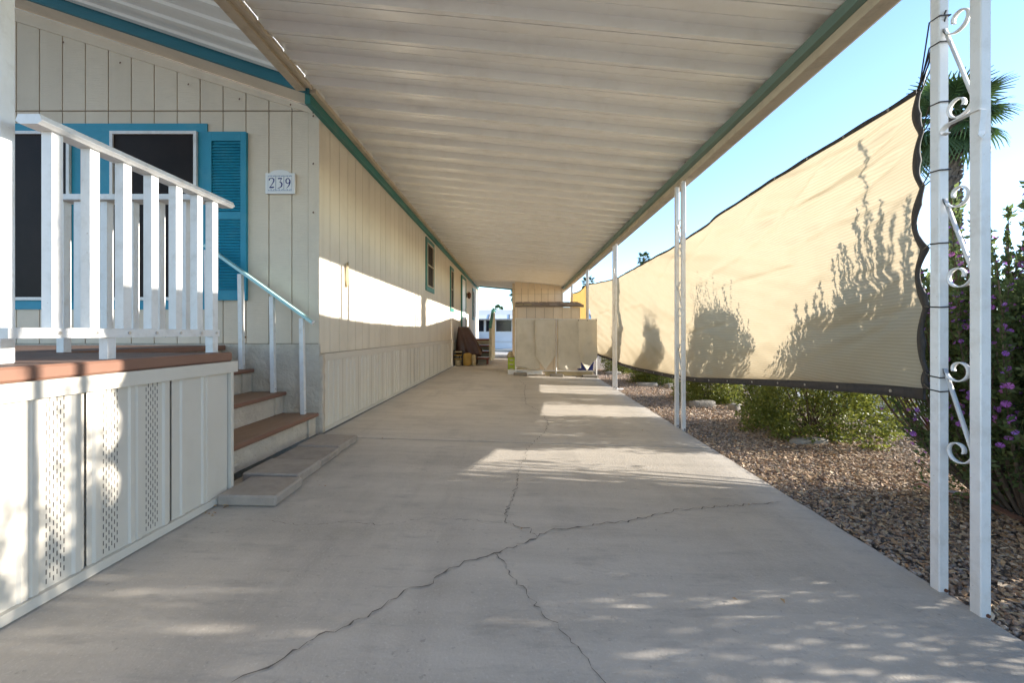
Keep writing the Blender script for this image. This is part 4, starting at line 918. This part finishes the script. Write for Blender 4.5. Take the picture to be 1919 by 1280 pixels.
panel(.885, 1.40, .08, 1.19, YS - .03, 3); panel(1.325, 1.75, .05, 1.18, YS - .075, 4, True)
for a in (1.34, 1.54, 1.74): MB().tube([(a, YS - .085, 1.165), (a, YS - .092, 1.165)], .012, 8).build('snap', 'rust', scn)
def block(x, y, sx, sy, sz_, lab, m='stone', nm='foot_block', seed=1):
    o = MB().cbox(x - sx / 2, x + sx / 2, y - sy / 2, y + sy / 2, gz(x + sx / 2) - .0, gz(x) + sz_, .012).build(nm, m); tag(o, lab, 'block', 'concrete blocks under the canvas screen')
block(.06, YS - .02, .30, .22, .055, 'flat concrete block under the left foot of the canvas screen')
block(.86, YS - .02, .30, .20, .055, 'flat concrete block under the middle foot of the canvas screen')
block(1.60, YS - .02, .34, .20, .05, 'flat concrete block under the right foot of the canvas screen')
bd = MB().cbox(-.22, .55, YS + .06, YS + .16, -.045, .06, .006).build('pale_plank', 'white_paint'); tag(bd, 'pale plank on the concrete behind the left canvas foot', 'plank')
bd = MB().cbox(.62, 1.70, YS + .12, YS + .22, -.08, .035, .006).build('pale_plank', 'tan_cloth'); tag(bd, 'long pale plank on the concrete behind the middle canvas foot', 'plank')
tub = empty('blue_tub', (1.55, 9.5, -.1), 'dark blue plastic tub peeking out below the right canvas panel', 'tub')
MB().loft([[(1.55 + .17 * k * a, 9.5 + .13 * k * b, z) for a, b in ((-1, -1), (1, -1), (1, 1), (-1, 1))] for k, z in ((.85, -.098), (1.0, .20))]).build('body', 'blue_plastic', tub)
MB().cbox(1.365, 1.735, 9.355, 9.645, .20, .225, .006).build('rim', 'blue_plastic', tub)
cx_, cy_ = -.145, 9.75
lc = empty('lime_crate', (cx_, cy_, -.05), 'lime green plastic crate left of the canvas screen', 'crate')
z0 = gz(cx_) + .002
MB().box(cx_ - .07, cx_ + .07, cy_ - .12, cy_ + .12, z0, z0 + .02).build('base', 'lime', lc)
for (a0, a1, b0, b1) in ((-.075, .075, -.13, -.121), (-.075, .075, .121, .13), (-.084, -.0755, -.13, .13), (.0755, .084, -.13, .13)):
    q = MB(); 
    for (u, v) in ((.0, .07), (.11, .17), (.21, .27), (.31, .36)): q.box(cx_ + a0, cx_ + a1, cy_ + b0, cy_ + b1, z0 + u, z0 + v)
    for e in (0, 1): 
        if a1 - a0 > .1: q.box(cx_ + (a0 if e == 0 else a1 - .03), cx_ + (a0 + .03 if e == 0 else a1), cy_ + b0 + .001, cy_ + b1 - .001, z0, z0 + .35)
        else: q.box(cx_ + a0 + .001, cx_ + a1 - .001, cy_ + (b0 if e == 0 else b1 - .03), cy_ + (b0 + .03 if e == 0 else b1), z0, z0 + .35)
    q.build('side', 'lime', lc)
q = MB().loft([[(cx_ - .02 + k * .08 * math.cos(t) * (1 + .2 * sn(t * 2, z * 9)), cy_ + k * .10 * math.sin(t), z0 + z) for t in [2 * math.pi * i / 12 for i in range(12)]] for k, z in ((.6, .30), (1, .36), (.95, .42), (.6, .48), (.15, .50))])
tag(q.build('rag_bundle', 'tan_cloth', None, True), 'tan rag bundle stuffed in the top of the lime crate', 'rag')

# covered grill and the clutter below it
gy = 11.55
gc = empty('covered_grill', (-1.40, gy, 0), 'brown fabric-covered grill standing against the side wall', 'grill')
rings = []
for j in range(15):
    t = j / 14; z = .28 + .78 * t; w = .33 * (1 - .55 * t ** 1.4) ; dpt = .27 * (1 - .5 * t ** 2); cx0 = -1.34 - .17 * t; ring = []
    for i in range(40):
        a = 2 * math.pi * i / 40; rr = 1 / (abs(math.cos(a)) ** 3.2 + abs(math.sin(a)) ** 3.2) ** (1 / 3.2); fold = 1 + (.12 * math.sin(a * 8 + t * 2.5) + .06 * math.sin(a * 15 - t)) * (1 - t) ** .6
        ring.append((cx0 + w * rr * fold * math.cos(a), gy + dpt * rr * fold * math.sin(a), z + (.03 * math.sin(a * 5) + .03 * math.sin(a * 9)) * (1 - t) * (1 if j == 0 else .3)))
    rings.append(ring)
MB().loft(rings).build('cover', 'brown_cover', gc, True)
for (a, b) in ((-1.60, -.18), (-1.60, .18), (-1.14, -.18), (-1.14, .18)): MB().tube([(a, gy + b, .01), (a, gy + b, .5)], .016, 6).build('leg', 'hem', gc)
def lump(x, y, z, sx, sy, sz_, m, nm, lab, cat, seed):
    rings = [[(x + sx * math.cos(a) * k * (1 + .10 * sn(a * 2 + seed, tt * 5)), y + sy * math.sin(a) * k, z + sz_ * tt) for a in [2 * math.pi * i / 18 for i in range(18)]] for tt, k in ((.0, .75), (.08, .95), (.3, 1.02), (.48, .93), (.54, .97), (.8, 1.0), (.95, .85), (1.0, .5))]
    tag(MB().loft(rings).build(nm, m, None, True), lab, cat)
lump(-1.36, gy - .36, .002, .12, .10, .34, 'yellow', 'yellow_bag', 'mustard yellow stuffed bag on the concrete below the brown cover', 'bag', 1)
lump(-1.19, gy - .36, .0, .055, .06, .30, 'tan_cloth', 'cream_bundle', 'cream cloth bundle right of the mustard yellow bag', 'bundle', 4)
lump(-1.61, gy - .34, .0, .09, .09, .16, 'tan_cloth', 'tan_pot', 'small tan pot on the floor by the skirting', 'pot', 6)
crt = empty('wooden_rack', (-1.60, gy - .30, 0.16), 'dark wooden rack with tan slats stacked over the tan pot', 'rack')
for k, zz in enumerate((.17, .27, .36)): B(-1.70, -1.50, gy - .42, gy - .24, zz, zz + .03).build('slat', 'yellow' if k < 2 else 'tan_cloth', crt)
for xx in (-1.71, -1.49): B(xx - .012, xx + .012, gy - .42, gy - .24, .002, .42).build('upright', 'hem', crt)

# wooden steps to the far door
ws = empty('wooden_steps', (-1.05, 12.4, 0), 'red-brown wooden steps with a landing and panel rail at the far door', 'steps')
TR = [(11.60, .18), (11.92, .35), (12.24, .52)]
for yy, zz in TR: MB().cbox(-1.36, -.79, yy, yy + .30, zz - .035, zz, .005).build('tread', 'red_wood', ws)
MB().cbox(-1.74, -.80, 12.55, 13.85, .66, .70, .005).build('landing', 'red_wood', ws)
B(-1.74, -.80, 12.53, 12.549, .56, .66).build('landing_apron', 'red_wood', ws)
for xx in (-1.30, -.85): MB().cbox(xx - .03, xx + .03, 11.64, 11.70, .002, .144, .004).build('leg', 'red_wood', ws)
MB().cbox(-1.33, -1.27, 12.45, 12.52, .002, .655, .004).build('leg', 'red_wood', ws)
for i, (yy, zz) in enumerate(TR): B(-1.34, -.82, yy + .28, yy + .295, (0 if i == 0 else TR[i - 1][1]) + .002, zz - .036).build('riser', 'step_panel', ws)
B(-1.34, -.82, 12.525, 12.529, .525, .655).build('riser', 'step_panel', ws)
pn = MB().prism([(-.785, 11.62, .10), (-.785, 13.85, .03), (-.785, 13.85, 1.58), (-.785, 12.9, 1.58), (-.785, 11.62, 1.03)], (.03, 0, 0)).build('side_panel', 'step_panel', ws)
MB().prism([(-.81, 11.58, 1.02), (-.81, 12.9, 1.582), (-.81, 13.87, 1.582), (-.81, 13.87, 1.625), (-.81, 12.88, 1.625), (-.81, 11.58, 1.065)], (.085, 0, 0)).build('rail_cap', 'teal_green', pn)
B(-.80, -.73, 11.60, 11.64, .19, 1.02).build('rail_post', 'step_panel', pn)

# far white house across the rear street
fh = empty('white_house', (1.5, 28, -.16), 'white house with dark windows beyond the end of the driveway', 'house')
Yh = 26.0
B(-8, 7, Yh, Yh + 7, -.15, 1.96).build('wall', 'house_white', fh)
MB().prism([(-8.3, Yh - .3, 1.98), (-8.3, Yh + 3.5, 2.55), (-8.3, Yh + 7.3, 1.98)], (15.6, 0, 0)).build('roof', 'house_roof', fh)
for k in range(12):
    a = -8.0 + 1.25 * k; MB().prism([(a, Yh - 1.1, 1.72), (a + 1.22, Yh - 1.1, 1.72), (a + 1.22, Yh - .02, 2.02), (a, Yh - .02, 2.02)], (0, 0, .03)).build('awning_panel', 'white_paint', fh)
    MB().bar((a + .02, Yh - 1.1, 1.76), (a + .02, Yh - .02, 2.06), .03, .05).build('awning_rib', 'crack', fh)
for (a, b) in ((-3.4, -2.12), (-1.98, -1.45), (-1.35, -.38), (-.22, -.02), (.05, .9)):
    w = B(a, b, Yh - .02, Yh - .004, .98, 1.68).build('window', 'glass_dark', fh)
    q = MB(); q.box(a - .05, a, Yh - .035, Yh - .003, .93, 1.73); q.box(b, b + .05, Yh - .035, Yh - .003, .93, 1.73); q.box(a, b, Yh - .035, Yh - .003, 1.68, 1.73); q.box(a, b, Yh - .035, Yh - .003, .93, .98); q.build('frame', 'white_paint', w)
for zz in (.35, .30): B(-8, 7, Yh - .03, Yh - .001, zz, zz + .02).build('base_rail', 'house_roof', fh)
tag(MB().cbox(-5, 7, 23.1, 23.4, -.158, -.05, .02).build('rear_kerb', 'kerb'), 'pale kerb along the rear street', kind='structure')
tag(B(-10, 8, 23.401, 25.9, -.158, -.10).build('rear_pavement', 'kerb'), 'pale pavement in front of the far white house', kind='structure')
ac = empty('white_unit', (-2.55, 25.6, -.1), 'small white box with a dark side below the far house windows', 'box unit')
MB().cbox(-2.75, -2.35, 25.45, 25.85, .3, .85, .02).build('case', 'white_paint', ac); B(-2.72, -2.42, 25.43, 25.448, .36, .78).build('grille', 'glass_dark', ac); B(-2.7, -2.4, 25.5, 25.8, -.099, .299).build('stand', 'white_paint', ac)
MB().bar((.05, 24.6, 1.75), (1.2, 24.6, 1.1), .05, .14).build('stair_brace', 'white_paint', fh)
